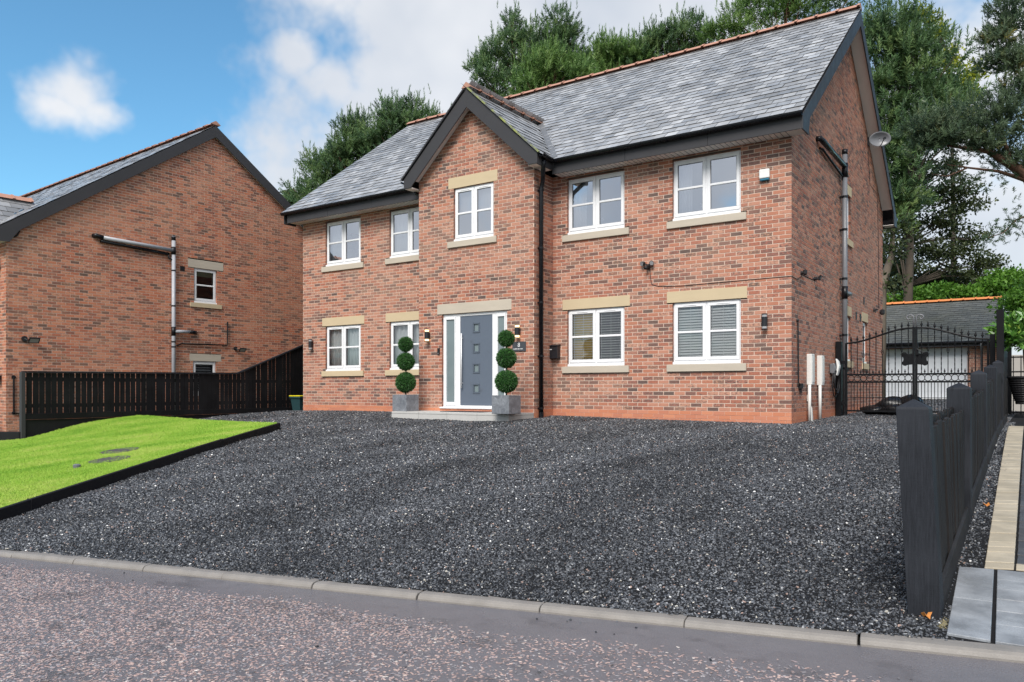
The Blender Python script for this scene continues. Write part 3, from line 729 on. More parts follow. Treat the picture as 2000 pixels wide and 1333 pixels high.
# door leaf built round its four lights
zs = [LZ0] + [v for z in pz[::-1] for v in (z - .075, z + .075)] + [LZ1]
leaf.box(LX0, WX - .06, .06, .10, LZ0, LZ1, PT).box(WX + .06, LX1, .06, .10, LZ0, LZ1, PT)
for i in range(0, len(zs), 2): leaf.box(WX - .06, WX + .06, .0602, .0998, zs[i], zs[i + 1], PT)
lo = leaf.build('door_leaf', M['door'], fdo)
for z in pz:
    t = MB()
    for p, q, r_, s in ((WX - .10, WX + .10, z + .075, z + .115), (WX - .10, WX + .10, z - .115, z - .075), (WX - .10, WX - .06, z - .075, z + .075), (WX + .06, WX + .10, z - .075, z + .075)): t.box(p, q, .048, .0605, r_, s, PT)
    t.build('light_trim', M['door_trim'], fdo, bevel=.006)
    box('door_light', M['frost'], fdo, WX - .059, WX + .059, .075, .082, z - .074, z + .074, PT)
hb = MB().tube([PT(-6.985, .0, .45), PT(-6.985, .0, 1.67)], .016, 10)
hb.tube([PT(-6.985, .0, .56), PT(-6.985, .06, .56)], .011, 8).tube([PT(-6.985, .0, 1.56), PT(-6.985, .06, 1.56)], .011, 8).build('pull_handle', M['steel'], fdo, smooth=True)
# ---- roof
roof = MB()
VX0, VX1 = -13.50, .30
top = lambda y: EZ + RS * (y - EY) if y < YR else EZ + RS * (2 * YR - y - EY)
roof.add([(VX0, EY, EZ - .03), (VX1, EY, EZ - .03), (VX1, YR, top(YR) - .03), (VX0, YR, top(YR) - .03), (VX0, 2 * YR - EY, EZ - .03), (VX1, 2 * YR - EY, EZ - .03)], [(0, 1, 2, 3), (3, 2, 5, 4)])
ro = roof.build('roof', M['slate_shadow'], house)
sl = math.hypot(1, RS); Vf = Vector((0, 1 / sl, RS / sl)); Nf = Vector((0, -RS / sl, 1 / sl)); Ux = Vector((1, 0, 0))
ents = slate_field(Vector((VX0, EY - .03, EZ - .022)), Ux, Vf, Nf, VX1 - VX0 + .01, (YR - EY) * sl + .03, .25, .225)
# porch roof
PO = -1.02; PHW = 1.86; PZ = 7.02; pe = PZ - PS * PHW
pr = MB()
YB = 2.05
for sg in (-1, 1): pr.add([(PXC, PO, PZ - .03), (PXC + sg * PHW, PO, pe - .03), (PXC + sg * PHW, YB - 2.2, pe - .03), (PXC, YB, PZ - .03)], [(0, 1, 2, 3)])
pro = pr.build('porch_roof', M['slate_shadow'], house)
ps = math.hypot(1, PS)
Vr = Vector((-1 / ps, 0, PS / ps)); Nr = Vector((PS / ps, 0, 1 / ps)); Uy = Vector((0, 1, 0))
entp = slate_field(Vector((PXC + PHW + .02, PO - .02, pe - .035)), Uy, Vr, Nr, 3.1, PHW * ps, .25, .225)
Vl = Vector((1 / ps, 0, PS / ps)); Nl = Vector((-PS / ps, 0, 1 / ps))
entl = slate_field(Vector((PXC - PHW - .02, 2.08, pe - .035)), -Uy, Vl, Nl, 3.1, PHW * ps, .25, .225)
def below_main(e, mg=.0): c = e[1] + e[2] * e[5] / 2 + e[3] * .11; return c.z < top(c.y) - mg or c.y > YR
def below_porch(e): c = e[1] + e[2] * e[5] / 2 + e[3] * .11; return c.z < PZ - PS * abs(c.x - PXC) - .05 and PO < c.y < YB
ents = [e for e in ents if not below_porch(e)]
entp = [e for e in entp if not below_main(e, .03)]; entl = [e for e in entl if not below_main(e, .03)]
slates(ro, ents, 240, M['slate'], each=M['slate_o']); slates(pro, entp, 60, M['slate'], each=M['slate_o']); slates(pro, entl, 0, M['slate'])
ridge_tiles(ro, (VX0, YR, top(YR) + .10), (VX1, YR, top(YR) + .10), M['ridge'], .46, .14, RA * .95)
ridge_tiles(pro, (PXC, PO - .01, PZ + .10), (PXC, 1.98, PZ + .10), M['ridge'], .45, .13, math.atan(PS) * .95)
for sg in (-1, 1):       # valley trough
    a = Vector((PXC, (PZ - EZ) / RS + EY, PZ)); bz = pe - .02; bq = Vector((PXC + sg * PHW, (bz - EZ) / RS + EY, bz))
    d = (bq - a).normalized(); u1 = Vector((sg, 0, 0)) - d * d.dot(Vector((sg, 0, 0))); u1.normalize()
    u2 = Vector((0, -1, 0)) - d * d.dot(Vector((0, -1, 0))); u2.normalize()
    pl = Vector((sg * 1.0, 0, 0)) - Nf * Nf.dot(Vector((sg, 0, 0)))
    pw = (pl - d * pl.dot(d)).normalized() * .11
    b = MB(); h = Vector((0, 0, .022)); b.tube([a + h * .3, bq + h * .3], .028, 8)
    b.add([a + h, bq + h, bq + pw + h, a + pw + h], [(0, 1, 2, 3)]).build('valley_lining', M['lead'], pro)
# verge edge slate bedding with moss on the porch
MB().prism([(0, 0), (.0, .03), (PHW * ps - .02, .03), (PHW * ps - .02, 0)], 0, .06, lambda s, h, d: tuple(Vector((PXC + PHW + .02, PO - .032, pe - .028)) + Vr * s + Nr * h + Uy * d)).build('mossy_verge', M['moss'], pro)
MB().prism([(0, 0), (.0, .035), (PHW * ps - .02, .035), (PHW * ps - .02, 0)], 0, .06, lambda s, h, d: tuple(Vector((PXC - PHW - .03, PO - .032, pe - .034)) + Vl * s + Nl * h + Uy * d)).build('porch_verge_edge', M['fascia'], pro)
# fascia, soffit, bargeboards, gutters
fa = lambda nm, *a, **k: box(nm, M['fascia'], house, *a, **k)
fx = [(-13.36, -8.51), (-4.83, .28)]
for a, b in fx:
    n_ = 3; w = (b - a) / n_
    for i in range(n_): fa('fascia_board', a + w * i + .003, a + w * (i + 1) - .003, -.40, -.378, 4.965, 5.20, bevel=.003)
    box('soffit_board', M['soffit'], house, a, b - .02, -.376, -.0, 4.99, 5.01)
    sb = MB()
    x = a + .1
    while x < b - .1: sb.box(x, x + .008, -.37, -.01, 4.986, 4.9905); x += .1
    sb.build('soffit_grooves', M['gasket'], house)
def hgutter(p0, p1, r=.062):
    p0 = Vector(p0); p1 = Vector(p1); d = (p1 - p0).normalized(); s_ = d.cross(Vector((0, 0, 1))).normalized(); b = MB(); vs = []
    k = 9
    for p in (p0, p1):
        for rr in (r, r - .005):
            for i in range(k):
                a = math.pi * i / (k - 1); vs.append(p + s_ * (math.cos(a) * rr) - Vector((0, 0, 1)) * (math.sin(a) * rr * 1.15))
    fs = []
    for i in range(k - 1):
        fs += [(i, i + 1, 2 * k + i + 1, 2 * k + i), (k + i + 1, k + i, 3 * k + i, 3 * k + i + 1)]
        fs += [(i, k + i, k + i + 1, i + 1), (2 * k + i, 2 * k + i + 1, 3 * k + i + 1, 3 * k + i)]
    fs += [(0, 2 * k, 3 * k, k), (k - 1, 2 * k - 1, 4 * k - 1, 3 * k - 1)]
    b.add(vs, fs); o = b.build('gutter', M['gutter'], house, smooth=False)
    n_ = max(1, int((p1 - p0).length / 1.8))
    for i in range(1, n_):
        c = p0.lerp(p1, i / n_); q = MB(); vs = []
        for dd in (-.03, .03):
            for j in range(k):
                a = math.pi * j / (k - 1); vs.append(c + d * dd + s_ * (math.cos(a) * (r + .006)) - Vector((0, 0, 1)) * (math.sin(a) * (r + .006) * 1.15))
        q.add(vs, [(j, j + 1, k + j + 1, k + j) for j in range(k - 1)] + [tuple(range(k)), tuple(range(k, 2 * k))[::-1]]).build('gutter_union', M['gutter'], o)
hgutter((-13.50, -.468, 5.245), (-8.50, -.468, 5.245)); hgutter((-4.77, -.468, 5.245), (.30, -.468, 5.245))
hgutter((-4.77, -.47, 5.245), (-4.72, -1.0, 5.26)); hgutter((-8.55, -.99, 5.26), (-8.55, -.55, 5.25))
# verge bargeboards on the right gable (front and rear slope) and far gable
def barge(pts, x0, x1, nm='bargeboard'): return MB().prism(pts, x0, x1, lambda a, b, d: (d, a, b)).build(nm, M['fascia'], house, bevel=.003)
ty = lambda y: top(y) - .035
F_ = [(-.405, 4.955), (-.405, 5.215), (YR, ty(YR)), (YR, ty(YR) - .36), (.10, ty(.10) - .36), (.0, 4.955)]
for x0, x1 in ((.275, .30), (-13.49, -13.465)):
    barge(F_, x0, x1); barge([(2 * YR - y, z) for y, z in F_[::-1]], x0, x1)
for sg in (0, 1):
    mir = (lambda y: y) if sg == 0 else (lambda y: 2 * YR - y)
    b = MB(); zz = lambda y: top(y) - .30
    for x0, x1 in ((.004, .274),):
        ya, yb = .12, YR - .005
        b.add([(x0, mir(ya), zz(ya)), (x1, mir(ya), zz(ya)), (x1, mir(yb), zz(yb)), (x0, mir(yb), zz(yb))], [(0, 1, 2, 3)])
        y = ya; gr = MB()
        while y < yb - .05:
            gr.add([(x0, mir(y), zz(y) - .003), (x1, mir(y), zz(y) - .003), (x1, mir(y + .009), zz(y + .009) - .003), (x0, mir(y + .009), zz(y + .009) - .003)], [(0, 1, 2, 3)]); y += .082
        gr.build('soffit_grooves', M['gasket'], house)
    o = b.build('verge_soffit', M['soffit'], house); so2 = o.modifiers.new('t', 'SOLIDIFY'); so2.thickness = .012; so2.offset = 1
    box('eaves_box_soffit', M['soffit'], house, .004, .274, *sorted((mir(-.37), mir(.0))), 4.985, 4.999)
box('fascia_board', M['fascia'], house, -13.36, .27, 9.74, 9.76, 4.965, 5.20); box('gutter', M['gutter'], house, -13.4, .3, 9.77, 9.88, 5.17, 5.26)
# porch bargeboards with box ends
for sg in (-1, 1):
    X = lambda d: PXC + sg * d
    tz = lambda d: PZ - .035 - PS * d
    poly = [(X(0), tz(0)), (X(PHW - .02), tz(PHW - .02)), (X(PHW - .02), 5.06), (X(PHW - .25), 5.06), (X(PHW - .25), tz(PHW - .25) - .40), (X(0), tz(0) - .40)]
    if sg < 0: poly = poly[::-1]
    MB().prism(poly, PO + .005, PO + .03, lambda a, b, d: (a, d, b)).build('porch_bargeboard', M['fascia'], house, bevel=.003)
    x0, x1 = sorted((X(PHW - .02), X(1.60)))
    box('porch_eaves_soffit', M['soffit'], house, x0 + .002, x1 - .002, PO + .031, -.41, 5.052, 5.072)
    fxx = sorted((X(PHW - .02), X(PHW - .045))); box('porch_fascia', M['fascia'], house, fxx[0], fxx[1], PO + .031, -.37 if sg < 0 else -.401, 5.05, 5.235)
    b = MB()
    q = lambda d: (PZ - .30 - PS * d)
    b.add([(X(.0), PO + .031, q(0)), (X(1.60), PO + .031, q(1.60)), (X(1.60), PY - .004, q(1.60)), (X(.0), PY - .004, q(0))], [(0, 1, 2, 3)])
    o = b.build('porch_verge_soffit', M['soffit'], house); mo = o.modifiers.new('t', 'SOLIDIFY'); mo.thickness = .012
    if sg < 0: box('eaves_bracket', M['gutter'], house, -8.46, -8.38, PO + .3, PO + .6, 4.99, 5.05)
# rain downpipe in the porch corner
DP = onX(1057, 600, PX1 + .06); dx, dy = PX1 + .06, DP[1]
dp = MB().tube([(-4.79, -.80, 5.20), (-4.79, -.80, 5.06), (dx + .04, dy + .0, 4.80), (dx, dy, 4.66), (dx, dy, -.17)], .047, 12).build('downpipe', M['gutter'], house, smooth=True)
for z in (4.62, 3.4, 2.25, 1.12, .02): MB().tube([(dx, dy, z - .02), (dx, dy, z + .02)], .055, 12).box(dx - .07, dx + .0, dy - .05, dy + .05, z - .012, z + .012).build('pipe_clip', M['gutter'], dp)
MB().tube([(dx, dy, -.06), (dx, dy, -.17), (dx + .05, dy - .04, -.22)], .055, 10).build('pipe_shoe', M['gutter'], dp)
# soil stack and branch pipes on the gable wall
sp = onX(1650, 600, .10); sy = sp[1]; zt = onX(1650, 293, .10)[2]
st = MB().tube([(.10, sy, -.2), (.10, sy, zt)], .055, 12).build('soil_pipe', M['pipe_grey'], house, smooth=True)
MB().tube([(.10, sy, zt - .10), (.10, sy, zt + .005)], .062, 12).build('pipe_cap', M['gutter'], st, smooth=True)
for py in (385, 449, 545, 655, 720):
    z = onX(1650, py, .10)[2]; MB().tube([(.10, sy, z - .025), (.10, sy, z + .025)], .06, 12).box(.0, .06, sy - .07, sy + .07, z - .012, z + .012).build('pipe_clip', M['gutter'], st)
zj = onX(1650, 325, .10)[2]; zj2 = onX(1650, 350, .1)[2]
MB().tube([(.10, sy, zj - .25), (.10, sy, zj + .06)], .066, 12).build('pipe_junction', M['gutter'], st, smooth=True)
b0 = onX(1606, 272, .10)
MB().tube([(-.02, b0[1] - .06, b0[2]), (.06, b0[1] - .03, b0[2] + .01), (.10, b0[1] + .05, b0[2] - .03), (.10, sy, zj)], .056, 12).build('branch_pipe', M['gutter'], st, smooth=True)
b1 = onX(1606, 288, .06); MB().tube([(.0, b1[1], b1[2]), (.06, b1[1] + .05, b1[2] - .03), (.06, sy - .05, zj2 + .05), (.09, sy, zj2 - .15)], .022, 8).build('waste_pipe', M['gutter'], st, smooth=True)
MB().tube([(.045, b1[1] + .12, b1[2] - .02), (.045, sy - .06, zj2 + .13)], .010, 6).build('overflow_pipe', M['pipe_pale'], st)
b2 = onX(1654, 574, .10); MB().tube([(.10, sy, b2[2]), (.10, sy + .55, b2[2] + .02), (.0, sy + .66, b2[2] + .02)], .05, 10).build('branch_pipe', M['pipe_grey'], st, smooth=True)
MB().tube([(.10, sy, b2[2] - .14), (.10, sy, b2[2] + .14)], .064, 12).build('pipe_junction', M['gutter'], st, smooth=True)
for px, py in ((1672, 617), (1680, 621), (1687, 588)):
    c = onX(px, py, 0); box('air_vent', M['black_pl'], house, c[1] - .06, c[1] + .06, -.012, .0, c[2] - .09, c[2] + .09, T)
bx = onX(1627, 184, 0)
c = onY(1150, 324, -.2); box('soffit_vent', M['white_pl'], house, c[0] - .09, c[0] + .09, -.25, -.12, 4.965, 4.984)

# ---- soft furnishings behind the glass
def blind(u0, u1, z0, z1, d, label, m, tilt):
    t = thing('venetian_blind', ((u0 + u1) / 2, d, z0), label, 'blind', 'venetian blinds in the ground floor windows')
    z = z0 + .02
    while z < z1 - .05:
        mb = MB(); h = .0225 if tilt > .6 else .019
        mb.add([(u0, d - h * math.cos(tilt), z - h * math.sin(tilt)), (u1, d - h * math.cos(tilt), z - h * math.sin(tilt)), (u1, d + h * math.cos(tilt), z + h * math.sin(tilt)), (u0, d + h * math.cos(tilt), z + h * math.sin(tilt))], [(0, 1, 2, 3)])
        o = mb.build('slat', m, t); so3 = o.modifiers.new('t', 'SOLIDIFY'); so3.thickness = .003; z += .053
    box('headrail', m, t, u0, u1, d - .025, d + .025, z1 - .045, z1)
    for f in (.12, .5, .88):
        u = u0 + (u1 - u0) * f; MB().tube([(u, d - .026, z0), (u, d - .026, z1)], .0035, 5).build('ladder_cord', m, t)
c, w = GF[3]; blind(c - .62, c - .035, .99, 2.06, .09, 'white slatted blind in left half of ground floor window nearest the house corner', M['blind'], 1.0)
blind(c + .035, c + .62, .99, 2.06, .09, 'white slatted blind in right half of ground floor window nearest the house corner', M['blind'], 1.0)
c, w = GF[2]; blind(c - .62, c - .035, .99, 2.06, .105, 'slatted blind against a tan room in the window beside the mailbox', M['blind'], .34)
blind(c + .035, c + .62, .99, 2.06, .105, 'slatted blind with dark room behind, right half of window beside the mailbox', M['blind'], .34)
tg = box('tan_curtain', M['room_tan'], None, c - .66, c - .06, .16, .17, .95, 2.1); tag(tg, 'plain tan curtain panel behind the blind beside the mailbox', 'curtain')
curtain('curtain', FT, -12.26, -10.95, .96, 2.08, .17, M['curtain_g'], 'grey pleated curtains in ground floor window at far left of the house', 9, .03)
curtain('curtain', FT, -9.90, -8.6, .96, 2.08, .17, M['curtain_g'], 'grey pleated curtains in ground floor window left of the door', 9, .03)
curtain('curtain', FT, -2.24, -1.95, 3.8, 4.9, .17, M['curtain'], 'white net curtain at left of upper window nearest the house corner', 4, .025)
curtain('curtain', FT, -4.66, -4.32, 3.8, 4.9, .17, M['curtain'], 'white net curtain at left of upper window right of the porch', 4, .025)
curtain('curtain', FT, -12.25, -11.62, 3.8, 4.9, .17, M['curtain'], 'white net curtain in left half of upper window at far left', 5, .02)
curtain('curtain', FT, -9.9, -9.25, 3.8, 4.9, .17, M['curtain'], 'white net curtain in upper window left of the porch gable', 5, .02)
rb = box('roller_blind', M['roller'], None, -7.15, -6.15, PY + .18, PY + .185, 4.42, 4.9); tag(rb, 'pale roller blind half drawn in the porch gable window', 'blind')
# small ornaments on upper sills
def ornament(u, z, label, y=.22):
    mb = MB().lathe((u, y, z), [(.02, 0), (.035, .03), (.03, .10), (.015, .13)], 10)
    o = mb.build('vase', M['white_pl'], None, smooth=True); tag(o, label, 'ornament')
    for k in range(7):
        a = k * .9; p = Vector((u + .09 * math.cos(a), y + .03 * math.sin(a), z + .2 + .05 * math.sin(k * 2.1)))
        MB().tube([(u, y, z + .12), p], .004, 5).lathe(tuple(p), [(.0, -.02), (.024, 0), (.0, .02)], 6).build('flower', M['white_pl'], o)
ornament(-1.70, 3.80, 'small vase of white flowers on upper sill nearest the corner'); ornament(-4.03, 3.80, 'small vase of white flowers on upper sill right of the porch')
for c, w in GF: box('window_board', M['upvc'], house, c - w / 2, c + w / 2, .125, .30, 3.775, 3.795)

# ================================================================== things on the walls
def updown_light(px, py, y0, label, lit):
    c = onY(px, py, y0); x, z = c[0], c[2]; y = y0 - .075
    t = thing('wall_light', (x, y0, z), label, 'wall light', 'black up and down wall lights on the house front')
    MB().lathe((x, y, z - .085), [(.052, 0), (.055, .004), (.055, .166), (.052, .17)], 16).build('lamp_body', M['black'], t, smooth=False)
    box('wall_bracket', M['black'], t, x - .035, x + .035, y, y0 - .002, z - .06, z + .06)
    for s in (-1, 1):
        MB().lathe((x, y, z + s * .108 - .022), [(.047, 0), (.047, .044)], 16).build('lamp_glass', M['glow'] if lit else M['lens'], t)
        MB().lathe((x, y, z + s * .137 - .008), [(.054, 0), (.054, .016)], 16).build('lamp_cap', M['black'], t)
updown_light(838, 656, PY, 'lit black cylinder wall light left of the front door', True)
updown_light(1014, 648, PY, 'lit black cylinder wall light right of the front door above the number sign', True)
updown_light(1495.5, 629, 0, 'unlit black cylinder wall light near the right corner of the house', False)
updown_light(610.5, 673.5, 0, 'unlit black cylinder wall light at the far left end of the house front', False)
c = onY(857.5, 687, PY); t = thing('video_doorbell', (c[0], PY, c[2]), 'small black video doorbell left of the front door', 'doorbell')
box('bell_body', M['black_pl'], t, c[0] - .032, c[0] + .032, PY - .03, PY - .001, c[2] - .075, c[2] + .075, bevel=.008, seg=2)
MB().lathe((c[0], PY - .032, c[2] - .045), [(.014, -.006), (.016, 0), (.014, .006)], 12).build('bell_button', M['lens'], t)
# number sign
a = onY(1001, 669, PY); b = onY(1027.5, 686.5, PY)
a = (b[0] - .345, a[1], onY(1027.5, 667.5, PY)[2])
t = thing('house_number_sign', ((a[0] + b[0]) / 2, PY, b[2]), 'dark slate house sign with white number 8 beside the topiary', 'sign')
box('sign_plate', M['slate_sign'], t, a[0], b[0], PY - .018, PY - .001, b[2], a[2], bevel=.004)
def text(body, size, loc, m, parent, rz=0.0, ext=.0015):
    cu = bpy.data.curves.new('lettering', 'FONT'); cu.body = body; cu.size = size; cu.align_x = 'CENTER'; cu.align_y = 'CENTER'; cu.extrude = ext; cu.resolution_u = 4
    o = bpy.data.objects.new('lettering', cu); o.rotation_euler = (math.pi / 2, 0, rz); o.location = loc; cu.materials.append(m)
    COL.objects.link(o); bpy.context.view_layer.update()
    dg = bpy.context.evaluated_depsgraph_get(); me = bpy.data.meshes.new_from_object(o.evaluated_get(dg)); mw = o.matrix_world.copy(); bpy.data.objects.remove(o)
    me.transform(mw); oo = bpy.data.objects.new('lettering', me); link(oo, parent)
    if not me.materials: me.materials.append(m)
    return oo
sx = (a[0] + b[0]) / 2
text('8', .125, (sx, PY - .0195, b[2] + .135), M['white_paint'], t)
lt = MB(); x = sx - .135          # a line of small lettering too fine to read
for wl in (7, 4, 5):
    for k in range(wl):
        hh = random.choice((.016, .016, .021)); lt.box(x, x + .0085, PY - .0205, PY - .0182, b[2] + .045, b[2] + .045 + hh); x += .0135
    x += .012
lt.build('small_lettering', M['white_paint'], t)
# mailbox
x0, z1 = onY(1063.5, 674, -.14)[0], onY(1075, 674, -.14)[2]; x1, z0 = onY(1088, 700, -.14)[0], onY(1075, 701, -.14)[2]
t = thing('mailbox', ((x0 + x1) / 2, 0, z0), 'black metal mailbox on the brick wall beside the downpipe', 'mailbox')
box('mailbox_body', M['black'], t, x0, x1, -.14, -.004, z0, z1 - .03, bevel=.008)
MB().prism([(-.155, z1 - .03), (-.004, z1 - .03), (-.004, z1 + .015), (-.155, z1 - .012)], x0 - .008, x1 + .008, lambda y, z, d: (d, y, z)).build('mailbox_lid', M['black'], t, bevel=.004)
box('letter_flap', M['black_pl'], t, x0 + .05, x1 - .05, -.146, -.1405, z1 - .12, z1 - .075, bevel=.002)
box('name_plate', M['steel'], t, x0 + .13, x0 + .19, -.1485, -.1465, z1 - .11, z1 - .092)
for k in range(3): box('rivet', M['steel'], t, x0 + .035, x0 + .05, -.1435, -.1405, z0 + .05 + k * .06, z0 + .072 + k * .06)
# alarm box
a = onY(1484.5, 334, 0); b = onY(1504.5, 355, 0)
t = thing('alarm_box', ((a[0] + b[0]) / 2, 0, b[2]), 'white alarm box with blue base high on the wall near the corner', 'alarm box')
zb = onY(1494, 355, 0)[2]; zt_ = onY(1494, 332, 0)[2]
box('alarm_cover', M['white_pl'], t, a[0], b[0], -.075, -.002, zb + .045, zt_, bevel=.02, seg=3); box('alarm_base', M['blue_pl'], t, a[0] + .008, b[0] - .008, -.066, -.003, zb + .006, zb + .044, bevel=.01)
# security camera with twin floodlights and its cable
c = onY(1267, 519, 0); t = thing('security_camera', (c[0], 0, c[2]), 'black security camera with twin spotlights between upper and lower right windows', 'camera')
x, z = c[0], c[2]
MB().lathe((x, -.03, z - .05), [(.03, -.03), (.045, -.02), (.045, .04), (.03, .06)], 12).build('camera_body', M['black_pl'], t, smooth=True)
MB().tube([(x, 0, z), (x, -.06, z), (x, -.10, z - .06)], .022, 8).tube([(x, -.06, z - .035), (x, -.155, z - .075)], .034, 12).build('camera_arm', M['black_pl'], t, smooth=True)
for s in (-1, 1):
    p = Vector((x + s * .085, -.05, z + .045)); d = Vector((s * .35, -.8, -.35)).normalized()
    MB().tube([(x, -.03, z), p], .014, 6).tube([p - d * .03, p, p + d * .06], [.02, .04, .048], 12).build('spotlight', M['black_pl'], t, smooth=True)
    MB().tube([p + d * .058, p + d * .064], .04, 12).build('spot_lens', M['lens'], t)
cb = [(x + .03, -.006, z - .08), (onY(1271, 545, 0)[0], -.006, onY(1271, 545, 0)[2]), (*onY(1273, 556, -.006),), (*onY(1285, 559.5, -.006),), (*onY(1330, 559, -.006),), (*onY(1440, 549, -.006),), (*onY(1540, 540, -.006),), (.006, -.004, onY(1546, 540)[2])]
tail = [onX(1556, 545.5, .006), onX(1565, 541, .006), onX(1566, 536, .006), onX(1575, 541, .006), onX(1586, 546, .006), onX(1597, 543, .006)]
o = MB().tube(cb + tail, .006, 5).build('wall_cable', M['black_pl'], None); tag(o, 'thin black cable clipped along the brickwork from the security camera round the corner', 'cable')
def sensor_light(px, py, X, label, dpx, dpy, cat='floodlight', big=1.0, nbr=False):
    onW = (lambda a, b, x: onN(a, b, x - X)) if nbr else onX
    c = onW(px, py, X); t = thing('floodlight', c, label, cat)
    MB().tube([(X, c[1], c[2]), (X + .05, c[1], c[2])], .045 * big, 12).build('wall_plate', M['black_pl'], t)
    e = onW(px + dpx, py + dpy, X + .10); d = Vector((.6, -.25, -.5)).normalized()
    MB().tube([(X + .04, c[1], c[2]), (X + .09, c[1] + .04, c[2] - .03), e], .012, 6).build('arm', M['black_pl'], t)
    s_ = Vector((0, 1, 0)); u = d.cross(s_).normalized(); e = Vector(e); b = MB()
    k = .085 * big
    vs = [e + s_ * (a * k) + u * (b_ * k * .62) + d * (dd * .02) for dd in (-1, 1) for b_ in (-1, 1) for a in (-1, 1)]
    b.add(vs, [(0, 2, 3, 1), (4, 5, 7, 6), (0, 1, 5, 4), (2, 6, 7, 3), (0, 4, 6, 2), (1, 3, 7, 5)]).build('lamp_head', M['black_pl'], t)
    vs = [e + s_ * (a * k * .8) + u * (b_ * k * .46) + d * .0215 for b_ in (-1, 1) for a in (-1, 1)]
    MB().add(vs, [(0, 1, 3, 2)]).build('lamp_glass', M['lens'], t)
    return t
sensor_light(1590, 545, 0, 'black floodlight on the gable wall just round the corner', 12, -3, big=.8)
sensor_light(1706, 606, 0, 'small black floodlight near the back corner of the gable wall', 5, 1, big=.9)
c = onX(1565, 533, 0); t = thing('motion_sensor', c, 'small black motion sensor on the gable wall beside the house corner', 'sensor')
MB().tube([(0, c[1], c[2]), (.05, c[1], c[2])], .03, 10).lathe((.07, c[1], c[2] - .05), [(.02, 0), (.04, .02), (.04, .09), (.02, .1)], 10).build('sensor_head', M['black_pl'], t)
c = onX(1718, 610, 0); t = thing('motion_sensor', c, 'small black motion sensor at the rear end of the gable wall', 'sensor')
MB().tube([(0, c[1], c[2]), (.06, c[1], c[2])], .04, 10).lathe((.07, c[1], c[2] - .08), [(.03, 0), (.06, .03), (.06, .13), (.03, .15)], 10).build('sensor_head', M['black_pl'], t)
# thin black gas pipe near the corner
c0 = onX(1558, 626, .02); c1 = onX(1559, 748, .02); c2 = onX(1563, 754, .02)
t = thing('gas_pipe', (.02, c1[1], c1[2]), 'thin black vertical gas pipe with valve near the house corner', 'pipe')
MB().tube([(.0, c0[1], c0[2]), (.025, c0[1], c0[2]), (.025, c1[1], c1[2]), (.025, c2[1], c2[2])], .013, 8).build('pipe_run', M['black_pl'], t)
MB().tube([(0, c0[1], c0[2]), (.04, c0[1], c0[2])], .026, 8).build('pipe_collar', M['black_pl'], t)
box('valve', M['black_pl'], t, .0, .06, c2[1] - .05, c2[1] + .05, c2[2] - .05, c2[2] + .04); MB().tube([(.03, c2[1], c2[2] - .05), (.03, c2[1], c2[2] - .13)], .02, 8).build('valve_outlet', M['black_pl'], t)
# two meter boxes with conduits
for k, (pa, pb, pt, pbm, cd0, cdx, lab) in enumerate(((1575, 1592, 692, 752, 825, 1580, 'white upright meter box nearest the house corner, with a white conduit below'), (1595, 1611, 695, 753, 817, 1600.5, 'white upright meter box nearer the gate, with a white conduit below'))):
    ya = onX(pa, 720, .0)[1]; zt_ = onX(pa, pt, .0)[2]; zb = onX(pa, pbm, .0)[2]; yb = onX(pb - .5, 720, .10)[1]
    t = thing('meter_box', (.0, (ya + yb) / 2, zb), lab, 'meter box', 'white meter boxes on the gable wall')
    b = MB().prism([(.0, ya), (.085, ya), (.10, ya + .02), (.10, yb - .02), (.085, yb), (.0, yb)], zb, zt_, lambda a, b_, d: (a + .002, b_, d)); b.build('cabinet', M['white_box'], t, bevel=.008)
    box('cabinet_door', M['white_box'], t, .1025, .108, ya + .035, yb - .035, zb + .05, zt_ - .05, bevel=.003)
    yc = onX(cdx, 780, .05)[1]; zg = gz(.1, yc)
    MB().tube([(.06, yc, zb), (.06, yc, zg - .03)], .030, 10).build('conduit', M['white_box'], t, smooth=True)
    if k == 0:
        MB().prism([(yc + .03, zg - .02), (yc + .15, zg - .02), (yc + .12, zg + .10), (yc + .03, zg + .30)], .02, .10, lambda a, b_, d: (d, a, b_)).build('conduit_boot', M['white_box'], t, bevel=.01)
        zc_ = onX(1582, 778, .06)[2]; box('conduit_clip', M['white_box'], t, .005, .06, yc + .03, yc + .10, zc_ - .06, zc_ + .06)
# car charger and its cable
c = onX(1625, 716, .0); t = thing('car_charger', c, 'grey and white car charger on the gable wall beside the gate post', 'charger')
y0 = onX(1620, 716, .0)[1]; zt_, zb = onX(1626, 700, .08)[2], onX(1626, 734, .08)[2]
MB().prism([(.0, zt_ - .12), (.09, zt_ - .10), (.12, zb + .16), (.09, zb + .03), (.0, zb + .06)], y0, y0 + .20, lambda a, b_, d: (a + .002, d, b_)).build('charger_body', M['pipe_grey'], t, bevel=.015, seg=2)
b = MB(); cv = [(.10, zt_), (.15, zt_ - .06), (.175, zt_ - .16), (.17, zb + .16), (.13, zb), (.10, zb + .02), (.125, zb + .17), (.12, zt_ - .14)]
b.prism(cv, y0 + .09, y0 + .24, lambda a, b_, d: (a, d, b_)).build('charger_cover', M['white_pl'], t, bevel=.01, seg=2)
pts = []
for lp, (wd, dn) in enumerate(((.34, .58), (.27, .42), (.30, .50))):
    for k in range(13):
        a = math.pi * (1.5 - 2 * k / 12) - math.pi
        f = k / 12; pts.append((.08 + .02 * lp, y0 + .16 + wd * .75 * math.sin((f - .0) * 2 * math.pi - math.pi) * (1 if lp % 2 else 1) , zb + .12 - dn * (.5 - .5 * math.cos(f * 2 * math.pi))))
MB().tube(pts, .013, 6).build('charging_cable', M['black_pl'], t, smooth=True)
